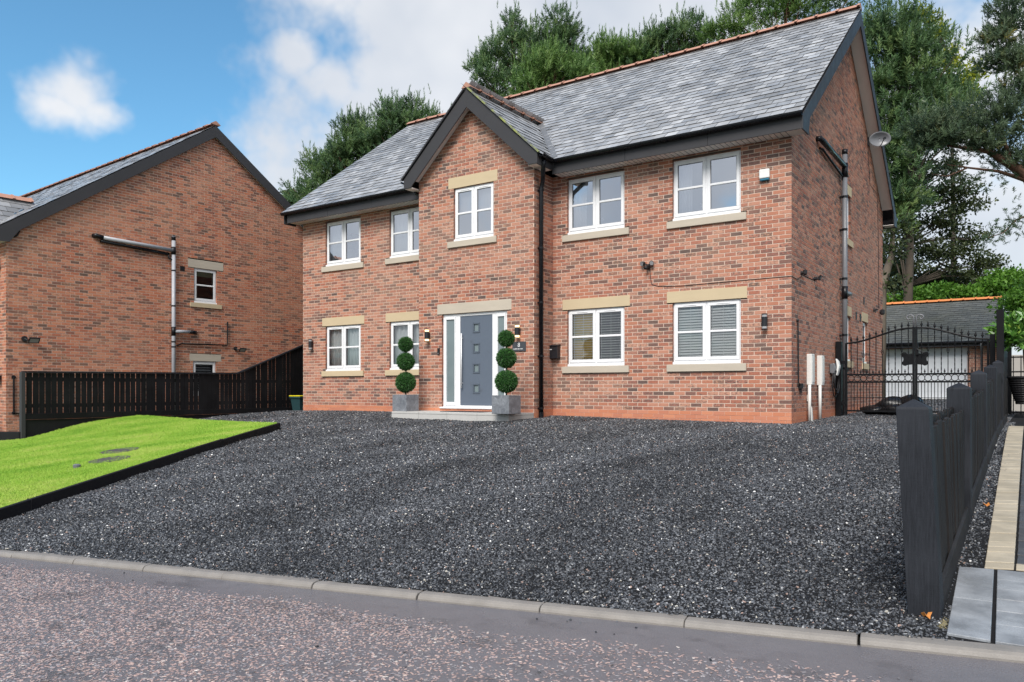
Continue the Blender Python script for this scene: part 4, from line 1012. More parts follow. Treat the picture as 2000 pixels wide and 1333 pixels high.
# satellite dish
dc = Vector(onX(1719, 272, .62)); mt = Vector(onX(1695, 278, .0))
t = thing('satellite_dish', tuple(mt), 'grey oval satellite dish on a wall arm below the rear verge', 'satellite dish')
nd = (Vector((CAM[0], CAM[1], CAM[2] + 1.0)) - dc).normalized(); nd = (nd + Vector((.25, .0, .05))).normalized()
s1 = Vector((0, 0, 1)).cross(nd).normalized(); s2 = nd.cross(s1)
V = []; F = []; nr, na = 6, 28
for i in range(nr + 1):
    r = i / nr
    for k in range(na):
        a = 2 * math.pi * k / na; V.append(dc + s1 * (.235 * r * math.cos(a)) + s2 * (.165 * r * math.sin(a)) - nd * (.07 * (1 - r * r)))
for i in range(nr):
    for k in range(na): F.append((i * na + k, (i + 1) * na + k, (i + 1) * na + (k + 1) % na, i * na + (k + 1) % na))
b = MB(); b.add(V, F); o = b.build('reflector', M['pipe_grey'], t, smooth=True); mo = o.modifiers.new('t', 'SOLIDIFY'); mo.thickness = .006
MB().tube([mt, mt + Vector((.18, 0, -.02)), dc - nd * .10], .016, 8).box(.0, .03, mt.y - .08, mt.y + .08, mt.z - .10, mt.z + .10).build('wall_arm', M['black'], t)
fp = dc - s2 * .16 - nd * .02; fe = dc + nd * .26 - s2 * .02 + s1 * .03
MB().tube([fp, dc + nd * .1 - s2 * .15, fe], .012, 6).tube([fe - nd * .03, fe + nd * .05], .028, 10).build('feed_arm', M['black'], t)
cpts = [mt + Vector((.03, 0, -.05)), Vector(onX(1696, 300, .012)), Vector(onX(1699, 360, .012)), Vector(onX(1714, 381, .012)), Vector(onX(1716, 500, .012)), Vector(onX(1716.5, 605, .012))]
o = MB().tube(cpts, .006, 5).build('dish_cable', M['black_pl'], None); tag(o, 'thin black cable running down the gable wall from the satellite dish', 'cable')

# ================================================================== doorstep
t = thing('doorstep', (-6.6, -1.2, -.24), 'pale stone doorstep of large slabs below the front door', 'step')
ZS = -.072
box('step_base', M['joint'], t, -8.22, -5.06, -1.675, PY - .01, -.42, ZS - .045)
xs = np.linspace(-8.235, -5.045, 5)
for i in range(4):
    box('step_slab', M['step'], t, xs[i] + .003, xs[i + 1] - .003, -1.69, -1.22, ZS - .044, ZS, bevel=.004); box('step_slab', M['step'], t, xs[i] + .003, xs[i + 1] - .003, -1.214, PY - .002, ZS - .044, ZS, bevel=.004)
    box('riser_slab', M['step'], t, xs[i] + .003, xs[i + 1] - .003, -1.688, -1.676, -.42, ZS - .047)
box('riser_slab', M['step'], t, -5.059, -5.047, -1.674, PY - .012, -.42, ZS - .047)
o = box('door_mat', M['mat'], None, -7.15, -6.05, -1.30, -.86, ZS + .001, ZS + .012); tag(o, 'thin dark door mat lying in front of the grey front door', 'doormat')
def planter(px, py, lab, lab2):
    c = onZ(px, py, ZS); w = .42; h = .37
    x1, y0 = c[0], c[1]; x0, y1 = x1 - w, y0 + w
    t = thing('planter', ((x0 + x1) / 2, (y0 + y1) / 2, ZS), lab, 'planter', 'square grey planters by the door')
    b = MB(); tt = .03
    b.box(x0, x1, y0, y0 + tt, ZS + .002, ZS + h).box(x0, x1, y1 - tt, y1, ZS + .002, ZS + h).box(x0, x0 + tt, y0 + tt, y1 - tt, ZS + .002, ZS + h).box(x1 - tt, x1, y0 + tt, y1 - tt, ZS + .002, ZS + h)
    b.build('pot_wall', M['planter'], t, bevel=.004); box('pot_soil', M['soil'], t, x0 + tt, x1 - tt, y0 + tt, y1 - tt, ZS + .05, ZS + h - .03)
    cx, cy = (x0 + x1) / 2, (y0 + y1) / 2
    t2 = thing('topiary_tree', (cx, cy, ZS + h - .03), lab2, 'topiary', 'three-ball topiary trees by the door')
    MB().tube([(cx, cy, ZS + h - .04), (cx + .01, cy, ZS + .9), (cx, cy, ZS + 1.45)], .016, 8).build('stem', M['bark'], t2)
    for z, r in ((.645, .225), (1.115, .198), (1.505, .163)):
        C = np.array([cx, cy, ZS + z])
        me = MB(); me.lathe(tuple(C), [(max(.002, r * .86 * math.sin(a)), -r * .86 * math.cos(a)) for a in np.linspace(0.02, math.pi - .02, 12)], 18)
        ball = me.build('foliage_ball', M['box_core'], t2, smooth=True)
        n_ = int(5200 * (r / .2) ** 2)
        D = rng.normal(size=(n_, 3)); D /= np.linalg.norm(D, axis=1)[:, None]
        rr = r * rng.uniform(.80, 1.0, n_); P = C + D * rr[:, None]
        T1 = np.cross(D, rng.normal(size=(n_, 3))); T1 /= np.linalg.norm(T1, axis=1)[:, None]
        dr = D * .75 + T1 * rng.uniform(.2, 1.0, (n_, 1)); dr /= np.linalg.norm(dr, axis=1)[:, None]
        sd_ = np.cross(dr, D + .3 * rng.normal(size=(n_, 3))); sd_ /= np.linalg.norm(sd_, axis=1)[:, None]
        L = rng.uniform(.022, .045, n_)[:, None]
        V = np.stack([P - sd_ * .006, P + sd_ * .006, P + dr * L], 1).reshape(-1, 3)
        npmesh('leaves', V, np.arange(3 * n_).reshape(-1, 3), M['box'], ball, attr=rng.random(n_))
planter(793.5, 804, 'square lead-grey planter left of the front door', 'topiary tree of three green balls left of the front door')
planter(994, 809.5, 'square lead-grey planter right of the front door', 'topiary tree of three green balls right of the front door')
# recycling bin at the far corner
c = onX(583, 806, -13.62); t = thing('recycling_bin', (-13.62, c[1] + .1, gz(-13.6, .1)), 'dark green bin with yellow lid peeping past the left corner of the house', 'bin')
zb = gz(-13.6, c[1]); yb_ = c[1] + .05
MB().add([(-13.75, yb_ - .15, zb), (-13.45, yb_ - .15, zb), (-13.45, yb_ + .15, zb), (-13.75, yb_ + .15, zb), (-13.80, yb_ - .2, zb + .40), (-13.40, yb_ - .2, zb + .40), (-13.40, yb_ + .2, zb + .40), (-13.80, yb_ + .2, zb + .40)], [(3, 2, 1, 0), (0, 1, 5, 4), (1, 2, 6, 5), (2, 3, 7, 6), (3, 0, 4, 7), (4, 5, 6, 7)]).build('bin_body', M['bin'], t, bevel=.01)
box('bin_rim', M['bin'], t, -13.82, -13.38, yb_ - .22, yb_ + .22, zb + .35, zb + .402, bevel=.01); box('bin_lid', M['yellow'], t, -13.825, -13.375, yb_ - .225, yb_ + .225, zb + .403, zb + .435, bevel=.01)

# ================================================================== left fence
XF = -14.3
YA = onX(48, 727, XF)[1]; YB1 = onX(462, 730, XF)[1]; YC = onX(592, 674, XF)[1] + 1.2
zt0 = onX(48, 727, XF)[2]; zt1 = onX(462, 730, XF)[2]; slope = (onX(590, 675.5, XF)[2] - zt1) / (onX(590, 675.5, XF)[1] - YB1)
ftop = lambda y: zt0 + (zt1 - zt0) * (y - YA) / (YB1 - YA) if y < YB1 else zt1 + slope * (y - YB1)
t = thing('picket_fence', (XF, YA, -.6), 'black close-board fence with sloping top between the two houses', 'fence')
y = YA + .03; zb0 = -.10
bw = .1175
while y < YC:
    yy = y + random.uniform(-.004, .004); w_ = bw + random.uniform(-.006, .004); xo = random.uniform(-.004, .004)
    z1a, z1b = ftop(yy) - .02, ftop(yy + w_) - .02; zb = zb0 - .02
    x0 = XF + xo
    MB().add([(x0, yy, zb), (x0 + .013, yy, zb), (x0 + .013, yy + w_, zb), (x0, yy + w_, zb), (x0, yy, z1a), (x0 + .013, yy, z1a), (x0 + .013, yy + w_, z1b), (x0, yy + w_, z1b)],
             [(3, 2, 1, 0), (4, 5, 6, 7), (0, 1, 5, 4), (1, 2, 6, 5), (2, 3, 7, 6), (3, 0, 4, 7)]).build('plank', M['fence'], t)
    y += .1285
def capseg(y0, y1):
    MB().add([(XF - .03, y0, ftop(y0 + 1e-4) - .019), (XF + .05, y0, ftop(y0 + 1e-4) - .019), (XF + .05, y1, ftop(y1 - 1e-4) - .019), (XF - .03, y1, ftop(y1 - 1e-4) - .019),
              (XF - .03, y0, ftop(y0 + 1e-4) + .02), (XF + .05, y0, ftop(y0 + 1e-4) + .02), (XF + .05, y1, ftop(y1 - 1e-4) + .02), (XF - .03, y1, ftop(y1 - 1e-4) + .02)],
             [(3, 2, 1, 0), (4, 5, 6, 7), (0, 1, 5, 4), (1, 2, 6, 5), (2, 3, 7, 6), (3, 0, 4, 7)]).build('cap_rail', M['post'], t)
capseg(YA - .06, YB1); capseg(YB1 + .001, YC)
box('back_rail', M['fence'], t, XF - .045, XF - .006, YA, YC, .60, .68); box('back_rail', M['fence'], t, XF - .045, XF - .006, YA, YC, .02, .10)
box('bottom_rail', M['fence'], t, XF + .026, XF + .06, YA, YC, -.235, -.105, bevel=.004)
box('retaining_board', M['edging'], t, XF - .01, XF + .024, YA, YC, -.86, -.24)
box('end_post', M['fascia'], t, XF - .04, XF + .065, YA - .09, YA - .005, -.95, zt0 + .005, bevel=.006)
# low dark retaining wall ahead of the neighbour
zq = onX(25, 847, XF)[2]
b = MB().prism([(0, -1.2), (0, -.49), (5.5, -.55), (5.5, -1.3)], 0, .10, lambda s, z, d: (XF + .02 - s * .93, YA - .12 - s * .36 + d * .9, z))
o = b.build('retaining_wall', M['edging'], None, bevel=.01); tag(o, 'low black retaining wall at the left edge, beyond the lawn', 'retaining wall')
# lawn edging planks
t = thing('lawn_edging', (e0[0], e0[1], gz(*e0)), 'low black timber edging between lawn and gravel drive', 'lawn edging')
nrm = np.array([ed[1], -ed[0]]) * -1.0
cuts = [0, 2.35, 6.9, EL]
for i in range(3):
    V = []; ss = np.linspace(cuts[i] + (.004 if i else 0), cuts[i + 1], 10)
    for s in ss:
        p = edg(s); z = gz(p[0], p[1]); zt_ = z + EH - (.012 if i == 0 else 0)
        for off, zz in ((0, z - .08), (0, zt_), (.055, zt_), (.055, z - .08)): q = p - nrm * 0 + np.array([-ed[1], ed[0]]) * (-off if True else 0); V.append((q[0], q[1], zz))
    F = [(4 * k + a, 4 * k + (a + 1) % 4, 4 * k + 4 + (a + 1) % 4, 4 * k + 4 + a) for k in range(9) for a in range(4)] + [(0, 1, 2, 3), (39, 38, 37, 36)]
    b = MB(); b.v = V; b.f = F; b.build('edging_plank', M['edging'], t, bevel=.006)
# inspection covers in the turf
def onL(px, py):
    r = ray(px, py); q = 4.0
    while q < 40:
        p = _at(r, q)
        if p[2] < lz(p[0], p[1]): return p
        q += .01
    return p
for px, py, lab, rx in ((234, 881.5, 'oval iron drain cover in the lawn, the one farther from the kerb', .30), (214, 899, 'oval iron drain cover in the lawn, the one nearer the kerb', .30)):
    c = onL(px, py); e = .05; gx = (lz(c[0] + e, c[1]) - lz(c[0] - e, c[1])) / (2 * e); gy = (lz(c[0], c[1] + e) - lz(c[0], c[1] - e)) / (2 * e)
    b = MB(); n_ = 24
    V = []
    for r_, h in ((1, .0), (1, .016), (.86, .018), (.84, .012), (0.001, .014)):
        for k in range(n_):
            a = 2 * math.pi * k / n_; x = math.cos(a) * rx * r_; y = math.sin(a) * rx * r_; V.append((c[0] + x, c[1] + y, c[2] + gx * x + gy * y + h))
    b.add(V, [(i * n_ + k, i * n_ + (k + 1) % n_, (i + 1) * n_ + (k + 1) % n_, (i + 1) * n_ + k) for i in range(4) for k in range(n_)])
    o = b.build('drain_cover', M['iron_lid'], None); tag(o, lab, 'drain cover')
c = onL(150, 915); o = MB().lathe((c[0], c[1], c[2]), [(.05, 0), (.055, .05), (.03, .065)], 12).build('marker_cap', M['pipe_grey'], None); tag(o, 'small grey capped pipe stub in the lawn', 'marker cap')
COVERS = [onL(234, 881.5)[:2], onL(214, 899)[:2]]

# ================================================================== right fence
RFX = lambda y: 3.17 - .0118 * (y + 9.5)
posts = [(-9.57, .36), (-7.27, .47), (-4.50, .63), (-1.85, .76), (.65, .90)]
t = thing('post_and_board_fence', (3.2, -9.5, gz(3.2, -9.5)), 'black timber fence with square capped posts along the right side of the drive', 'fence')
PWD = .165
for i, (y, zt_) in enumerate(posts):
    x = RFX(y); zb = gz(x, y) - .05; w = PWD if i < 2 else .15
    V = []
    lean = (-.068, .02) if i == 0 else (random.uniform(-.008, .008), 0)
    H = zt_ - zb
    for f, ww in ((0, 1), (.02, 1), (.33, 1), (.66, 1), (.955, 1.0), (.965, .96), (1.0, .05)):
        for ax, ay in ((0, 0), (1, 0), (1, 1), (0, 1)):
            V.append((x + lean[0] * f + w * (.5 + (ax - .5) * ww), y + lean[1] * f + w * (.5 + (ay - .5) * ww), zb + H * f))
    F = [(4 * k + a, 4 * k + (a + 1) % 4, 4 * k + 4 + (a + 1) % 4, 4 * k + 4 + a) for k in range(6) for a in range(4)] + [(3, 2, 1, 0), (24, 25, 26, 27)]
    b = MB(); b.v = V; b.f = F; b.build('fence_post', M['post'], t, bevel=.007, seg=2)
ends = posts + [(2.85, 1.0)]
for i in range(len(posts)):
    y0 = ends[i][0] + PWD + .01; y1 = ends[i + 1][0] - .005
    if i == 0: y0 += .01
    za = ends[i][1] - .17; zb_ = ends[i + 1][1] - .22 if i + 1 < len(posts) else ends[i][1] - .15
    n_ = int((y1 - y0) / .118); st_ = (y1 - y0) / n_
    lx = -.05 if i == 0 else 0
    for row, xo in ((0, .105), (1, .035)):
        for k in range(n_):
            a = y0 + k * st_ + (.05 if row else 0); bb = min(a + st_ - .016, y1)
            if bb - a < .03: continue
            f = (a - y0) / (y1 - y0); zt_ = za + (zb_ - za) * f + random.uniform(-.012, .012) + (.02 if row else 0); xx = RFX(a) + xo + random.uniform(-.006, .006)
            zg = gz(3.2, a) + .10; lean_ = lx * (1 - f)
            MB().add([(xx + q[0] + lean_ * q[3], q[1], q[2]) for q in [(0, a, zg, 0), (.02, a, zg, 0), (.02, bb, zg, 0), (0, bb, zg, 0), (0, a, zt_, 1), (.02, a, zt_, 1), (.02, bb, zt_ + .006, 1), (0, bb, zt_ + .006, 1)]],
                     [(3, 2, 1, 0), (4, 5, 6, 7), (0, 1, 5, 4), (1, 2, 6, 5), (2, 3, 7, 6), (3, 0, 4, 7)]).build('plank', M['board_r'], t)
    for zf in (.13, .82):
        V = []
        for yy in (y0, y1):
            zz = gz(3.2, yy) + .06 + (zf - .13) * 1.0; xx = RFX(yy) + (lx * zf * 1.05 if yy == y0 else 0)
            V += [(xx + .060, yy, zz), (xx + .102, yy, zz), (xx + .102, yy, zz + .09), (xx + .060, yy, zz + .09)]
        b = MB(); b.v = V; b.f = [(a, (a + 1) % 4, 4 + (a + 1) % 4, 4 + a) for a in range(4)] + [(3, 2, 1, 0), (4, 5, 6, 7)]; b.build('rail', M['board_r'], t)
    V = []
    for yy in (y0, y1):
        zz = gz(3.2, yy) + .0; xx = RFX(yy); V += [(xx + .128, yy, zz), (xx + .165, yy, zz), (xx + .15, yy, zz + .12), (xx + .128, yy, zz + .13)]
    b = MB(); b.v = V; b.f = [(a, (a + 1) % 4, 4 + (a + 1) % 4, 4 + a) for a in range(4)] + [(3, 2, 1, 0), (4, 5, 6, 7)]; b.build('gravel_board', M['board_r'], t, bevel=.004)
# tall black fence beyond the gate
t = thing('tall_fence', (3.0, 2.95, -.2), 'tall black board fence running back from the gate post', 'fence')
box('fence_post', M['fence'], t, 3.0, 3.12, 2.95, 3.07, -.25, 1.93, bevel=.006)
y = 3.10
while y < 6.6: box('plank', M['fence'], t, 3.06 + random.uniform(0, .008), 3.085, y, y + .14, -.2, 1.60 + random.uniform(-.01, .01)); y += .15
# ================================================================== driveway gate
GY = 3.5
gx0, gx1, gxc = onY(1650, 700, GY)[0] + .03, onY(1930, 700, GY)[0], onY(1787, 700, GY)[0]
gzb = onY(1700, 806, GY)[2]
zm1, zm2 = onY(1740, 731.5, GY)[2], onY(1740, 746.5, GY)[2]
def arc(f): return [onY(1654, 671, GY)[2], onY(1782, 641, GY)[2]][0] + (onY(1782, 641, GY)[2] - onY(1654, 671, GY)[2]) * (.5 - .5 * math.cos(math.pi * min(1, f * 1.02)))
gp = thing('gate_post', (.06, GY, -.2), 'black square steel gate post against the gable wall', 'post')
box('post_tube', M['iron'], gp, .015, .135, GY - .06, GY + .06, -.22, onX(1640, 668, .07)[2], bevel=.004)
for z in (1.0, .12): box('hinge', M['iron'], gp, .136, .22, GY - .03, GY + .03, z - .035, z + .035)
gp = thing('gate_post', (gx1 + .05, GY, -.2), 'black square steel gate post beside the tall board fence', 'post')
box('post_tube', M['iron'], gp, gx1 + .03, gx1 + .12, GY - .05, GY + .05, -.22, 1.5, bevel=.004)
def finial(p, s, parent, nm='finial'):
    MB().lathe(p, [(.008 * s, 0), (.014 * s, .012 * s), (.008 * s, .022 * s), (.026 * s, .034 * s), (.022 * s, .05 * s), (.009 * s, .085 * s), (.009 * s, .10 * s), (.001, .125 * s)], 8).build(nm, M['iron'], parent, smooth=True)
def twist(p0, p1, parent, nm='bar'):
    p0 = Vector(p0); p1 = Vector(p1); n_ = 36; V = []; F = []
    for i in range(n_ + 1):
        f = i / n_; c = p0.lerp(p1, f); a0 = f * 14 if .0 < f < 1 else 0
        for k in range(4): a = a0 + k * math.pi / 2; V.append(c + Vector((math.cos(a) * .010, math.sin(a) * .010, 0)))
    F = [(4 * i + k, 4 * i + (k + 1) % 4, 4 * i + 4 + (k + 1) % 4, 4 * i + 4 + k) for i in range(n_) for k in range(4)]
    b = MB(); b.v = [tuple(v) for v in V]; b.f = F; b.build(nm, M['iron'], parent)
for sg, xa, xb, lab in ((1, gx0, gxc - .025, 'left leaf of the black wrought iron driveway gate, hinged at the house'), (-1, gx1, gxc + .025, 'right leaf of the black wrought iron driveway gate, by the board fence')):
    t = thing('gate_leaf', (xa, GY, gzb), lab, 'gate', 'leaves of the driveway gate')
    L = abs(xb - xa); X = lambda f: xa + (xb - xa) * f
    # stiles and rails
    for f in (0, 1): box('stile', M['iron'], t, X(f) - .022, X(f) + .022, GY - .022, GY + .022, gzb, arc(f) + (.02 if f else 0), bevel=.002)
    P_ = [(X(f), GY, arc(f)) for f in np.linspace(0, 1, 25)]
    MB().tube(P_, .021, 6).build('top_rail', M['iron'], t)
    lo_, hi_ = sorted((X(0), X(1)))
    for z in (zm1, zm2, gzb + .03): box('rail', M['iron'], t, lo_ + .023, hi_ - .023, GY - .016, GY + .016, z - .018, z + .018)
    zl = onY(1740, 777, GY)[2]; box('low_rail', M['iron'], t, lo_ + .023, hi_ - .023, GY - .005, GY + .005, zl - .006, zl + .006)
    nb = 10; st_ = 1 / (nb + .6)
    for k in range(nb):
        f = st_ * (k + .8); x = X(f); za = arc(f) + .02
        if k % 3 == 2 and k < 9:
            zc_ = zm1 + .55 * (za - zm1); MB().tube([(x, GY, zm1), (x, GY, zc_ - .06)], .009, 6).tube([(x, GY, zc_ + .06), (x, GY, za)], .009, 6).build('bar', M['iron'], t)
            q = MB()
            for j in range(4):
                q.tube([(x + .024 * math.sin(math.pi * s) * math.cos(j * math.pi / 2 + s * 3), GY + .024 * math.sin(math.pi * s) * math.sin(j * math.pi / 2 + s * 3), zc_ - .065 + .13 * s) for s in np.linspace(0, 1, 9)], .0055, 5)
            q.build('basket', M['iron'], t, smooth=True)
        else: twist((x, GY, zm1), (x, GY, za), t)
        finial((x, GY, za), 1.0, t)
        fm = f + st_ / 2
        if k < nb - 1: finial((X(fm), GY, zm1 + .018), .75, t)
        q = MB(); zc_ = (zm1 + zm2) / 2; r_ = (zm1 - zm2) / 2 - .018
        q.tube([(x + math.cos(a) * r_, GY, zc_ + math.sin(a) * r_) for a in np.linspace(0, 2 * math.pi, 17)], .008, 6, False); q.build('ring', M['iron'], t, smooth=True)
        for ff in (f, fm):
            if ff < .98: MB().tube([(X(ff), GY, gzb + .04), (X(ff), GY, zm2)], .0075, 6).build('lower_bar', M['iron'], t)
    # crest plate (half on each leaf)
    zc_ = onY(1768, 702, GY)[2]; k_ = .86
    half = [(0, .135), (.10, .125), (.15, .165), (.20, .170), (.235, .145), (.245, .10), (.235, .065), (.205, .05), (.195, .0), (.205, -.05), (.235, -.075), (.225, -.125), (.19, -.155), (.15, -.165), (.11, -.14), (0, -.13)]
    poly = [(X(1) - sg * (a * k_ + .02), zc_ + b_ * k_) for a, b_ in half]
    if sg > 0: poly = poly[::-1]
    MB().prism(poly, GY - .004, GY + .004, lambda a, b_, d: (a, d, b_)).build('crest_plate', M['iron'], t)
    q = MB()
    for j in range(5): q.tube([(X(1) - sg * (.14 + .02 * j), GY - .007, zc_ + .06 + .012 * j), (X(1) - sg * (.165 + .02 * j), GY - .007, zc_ + .115 - .004 * j)], .004, 5)
    q.build('crest_relief', M['iron'], t)
    # meeting stile scroll
    sc = [(X(1), GY, arc(1)), (X(1), GY, arc(1) + .22)] + [(X(1) - sg * (.065 - .065 * math.cos(a)), GY, arc(1) + .22 + .05 * math.sin(a)) for a in np.linspace(.2, math.pi, 8)] + [(X(1) - sg * (.095 + .03 * math.cos(a)), GY, arc(1) + .215 - .035 * math.sin(a)) for a in np.linspace(.3, 3.0, 7)]
    MB().tube(sc, .015, 8).build('scroll', M['pipe_grey'], t, smooth=True)
    if sg < 0:
        c = onY(1791, 684, GY); box('latch_box', M['iron'], t, c[0] - .03, c[0] + .03, GY - .05, GY - .023, c[2] - .10, c[2] + .12)
        e = onY(1806, 690, GY); MB().tube([(c[0], GY - .06, c[2] + .02), (e[0], GY - .07, e[2])], .012, 6).build('lever_handle', M['iron'], t)
# bags behind the gate
c = onY(1745, 800, 4.6)
t = thing('rubbish_bags', (c[0], 4.6, gz(1, 4.6)), 'slumped heap of black plastic bags behind the left gate leaf', 'bags')
for ox, oy, rx_, ry_, h in ((-.38, 0, .30, .25, .22), (-.02, .1, .34, .28, .42), (.34, .05, .28, .25, .46), (.10, -.18, .3, .2, .25)):
    V = []; nl, na = 9, 16
    for i in range(nl + 1):
        th = math.pi * i / nl
        for k in range(na):
            a = 2 * math.pi * k / na; w = 1 + .16 * math.sin(3 * a + ox * 9 + th * 2) + .10 * math.sin(7 * a + th * 5 + oy * 20)
            V.append((c[0] + ox + rx_ * math.sin(th) * math.cos(a) * w, 4.6 + oy + ry_ * math.sin(th) * math.sin(a) * w, gz(1, 4.6) + h * .46 + h * .5 * math.cos(th) * (1 + .1 * math.sin(5 * a))))
    F = [(i * na + k, i * na + (k + 1) % na, (i + 1) * na + (k + 1) % na, (i + 1) * na + k) for i in range(nl) for k in range(na)]
    b = MB(); b.v = V; b.f = F; b.build('bag', M['bag'], t, smooth=True)

# ================================================================== garage
GA = 20.0
xr = onY(1946, 700, GA)[0]; xd = onY(1890, 700, GA)[0]; ze = onY(1840, 668, GA - .35)[2]
xv = onY(1958, 578, GA + 3.0)[0]; zr = onY(1958, 579, GA + 3.0)[2]
gar = thing('garage', (-1.0, GA + 3, 0), 'detached brick garage with grey slate roof and orange ridge behind the gate', 'garage')
_, E5 = wall(gar, 'garage_front_wall', FRONT(GA), (0, -1, 0), 0, (-2, 30), lambda z: (-4.6, xr), [(-3.2, xd, -.2, 2.06)], (M['brick'], M['brick']), 0, [(-3.2, xd, -.14, 2.06)])
place_bricks(E5, 0)
box('garage_side_wall', M['brick'], gar, xr - .25, xr - .01, GA + .28, GA + 6, -.2, 2.3); box('garage_rear_wall', M['brick'], gar, -4.6, xr - .26, GA + 5.7, GA + 6, -.2, 2.3)
box('garage_left_wall', M['brick'], gar, -4.6, -4.3, GA + .28, GA + 5.69, -.2, 2.3)
MB().prism([(GA + .05, 2.3), (GA + 5.95, 2.3), (GA + 3, zr - .15)], xr - .24, xr - .01, lambda a, b, d: (d, a, b)).build('garage_gable', M['brick'], gar)
dr = MB()
for i in range(7): dr.box(-3.19, xd - .01, GA + .10, GA + .14, .04 + i * .29, .04 + (i + 1) * .29 - .008)
dr.box(-3.19, xd - .01, GA + .108, GA + .15, .04, 2.06)
dro = box('garage_door', M['gdoor'], gar, -3.19, xd - .01, GA + .106, GA + .15, .04, 2.06)
for i in range(7): box('door_panel', M['gdoor'], dro, -3.18, xd - .02, GA + .095, GA + .105, .045 + i * .288, .045 + (i + 1) * .288 - .006, bevel=.002)
box('door_sill', M['concrete'], gar, -3.2, xd + .02, GA - .12, GA + .09, -.02, .05)
gs = (zr - .12 - ze) / (3.0 + .35); gl = math.hypot(1, gs)
gr_ = MB().add([(-4.9, GA - .38, ze - .02), (xv, GA - .38, ze - .02), (xv, GA + 3, zr - .12), (-4.9, GA + 3, zr - .12), (-4.9, GA + 6.38, ze - .02), (xv, GA + 6.38, ze - .02)], [(0, 1, 2, 3), (3, 2, 5, 4)]).build('garage_roof', M['slate_shadow'], gar)
Vg = Vector((0, 1 / gl, gs / gl)); Ng = Vector((0, -gs / gl, 1 / gl))
slates(gr_, [e for e in slate_field(Vector((-4.9, GA - .42, ze - .01)), Ux, Vg, Ng, xv + 4.9, 3.4 * gl, .3, .20) if e[1].x > -2.5], 0, M['slate_g'])
ridge_tiles(gr_, (-4.9, GA + 3, zr), (xv, GA + 3, zr), M['ridge_g'], .45, .15, .5)
box('garage_fascia', M['fascia'], gar, -4.9, xv, GA - .36, GA - .34, ze - .20, ze - .03); box('garage_soffit', M['fascia'], gar, -4.9, xv, GA - .339, GA - .01, ze - .19, ze - .17)
box('garage_gutter', M['gutter'], gar, -4.9, xv, GA - .47, GA - .365, ze - .09, ze + .0, bevel=.02)
c = onY(1917, 700, GA - .06); MB().tube([(c[0], GA - .40, ze - .08), (c[0], GA - .40, ze - .2), (c[0], GA - .05, ze - .38), (c[0], GA - .05, -.1)], .034, 8).build('garage_downpipe', M['pipe_grey'], gar, smooth=True)
MB().prism([(GA - .38, ze - .1), (GA + 3, zr - .2), (GA + 3, zr - .02), (GA - .38, ze + .0)], xv - .005, xv + .02, lambda a, b, d: (d, a, b)).build('garage_verge', M['fascia'], gar)

# ================================================================== neighbour's house
NXW = -17.53; NY0 = -5.667; NB = -.78
NROT = -math.radians(3.2)
def rot2(x, y, a): c, s_ = math.cos(a), math.sin(a); return (NXW + c * (x - NXW) - s_ * (y - NY0), NY0 + s_ * (x - NXW) + c * (y - NY0))
def onN(px, py, off=0.0, y=None):
    """sight line met with the neighbour's gable plane, in the neighbour's own axes"""
    r = ray(px, py); cx_, cy_ = rot2(CAM[0], CAM[1], -NROT); c, s_ = math.cos(-NROT), math.sin(-NROT); rx, ry = c * r[0] - s_ * r[1], s_ * r[0] + c * r[1]
    t_ = (NXW + off - cx_) / rx if y is None else (y - cy_) / ry
    return (cx_ + t_ * rx, cy_ + t_ * ry, CAM[2] + t_ * r[2])
def turnN(o): x, y = rot2(o.location.x, o.location.y, NROT); o.location = (x, y, o.location.z); o.rotation_euler = (0, 0, NROT); return o
NYR = onN(421, 243, .12)[1]; NY1 = 2 * NYR - NY0
nzr = onN(421, 243, .12)[2]; NEY = NY0 - .35; pb_ = onN(86, 397, .15); pa_ = onN(421, 243, .15)
NRS = (pa_[2] - pb_[2]) / (pa_[1] - pb_[1]); NEZ = nzr - .03 - NRS * (NYR - NEY); nze = NEZ - .18; print('neighbour', NRS, NEZ, nze, NYR)
ntop = lambda y: NEZ + NRS * ((y if y < NYR else 2 * NYR - y) - NEY)
nb = thing('neighbour_house', (NXW - 4, NYR, NB), 'red brick neighbouring house on the left with wide gable and grey soil pipe', 'house')
def nspan(z):
    if z < nze - .05: return (NY0, NY1)
    y = max(NY0, (z + .20 - NEZ) / NRS + NEY); return None if y > NYR - .06 else (y, 2 * NYR - y)
def nbx(px0, py0, px1, py1): a = onN(px0, py0); b = onN(px1, py1); return (a[1], b[1], b[2], a[2])
w1 = (onN(379, 560)[1], onN(424, 560)[1], 3.02, 4.07); l1 = (onN(367, 515)[1], onN(436, 515)[1], 4.07, 4.32); s1_ = (onN(371, 600)[1], onN(432, 600)[1], 2.89, 3.02)
l2 = (onN(370, 697)[1], onN(431.5, 697)[1], onN(400, 706)[2], onN(400, 692)[2]); w2 = (onN(377, 715)[1], onN(423, 715)[1], l2[2] - 1.05, l2[2])
NT_ = SIDE(NXW)
_, E6 = wall(nb, 'gable_wall', NT_, (1, 0, 0), math.pi / 2, (-12, 118), nspan, [w1, l1, s1_, l2, w2], (M['brick_n'], M['brick_n']), .1125, [w1, w2])
_, E7 = wall(nb, 'front_wall', FRONT(NY0), (0, -1, 0), 0, (-12, 57), lambda z: (NXW - 3.0, NXW), [], (M['brick_n'], M['brick_n']), 0)
place_bricks(E6 + E7, 300)
box('rear_wall', M['brick_n'], nb, NXW - 9, NXW - .05, NY1 - .25, NY1, NB - .2, nze + .1); box('far_wall', M['brick_n'], nb, NXW - 9, NXW - 8.7, NY0 + .3, NY1 - .3, NB - .2, nze + .1)
box('interior_partition', M['room_dark'], nb, NXW - 2.4, NXW - 2.3, NY0 + .3, NY1 - .3, NB - .2, nze)
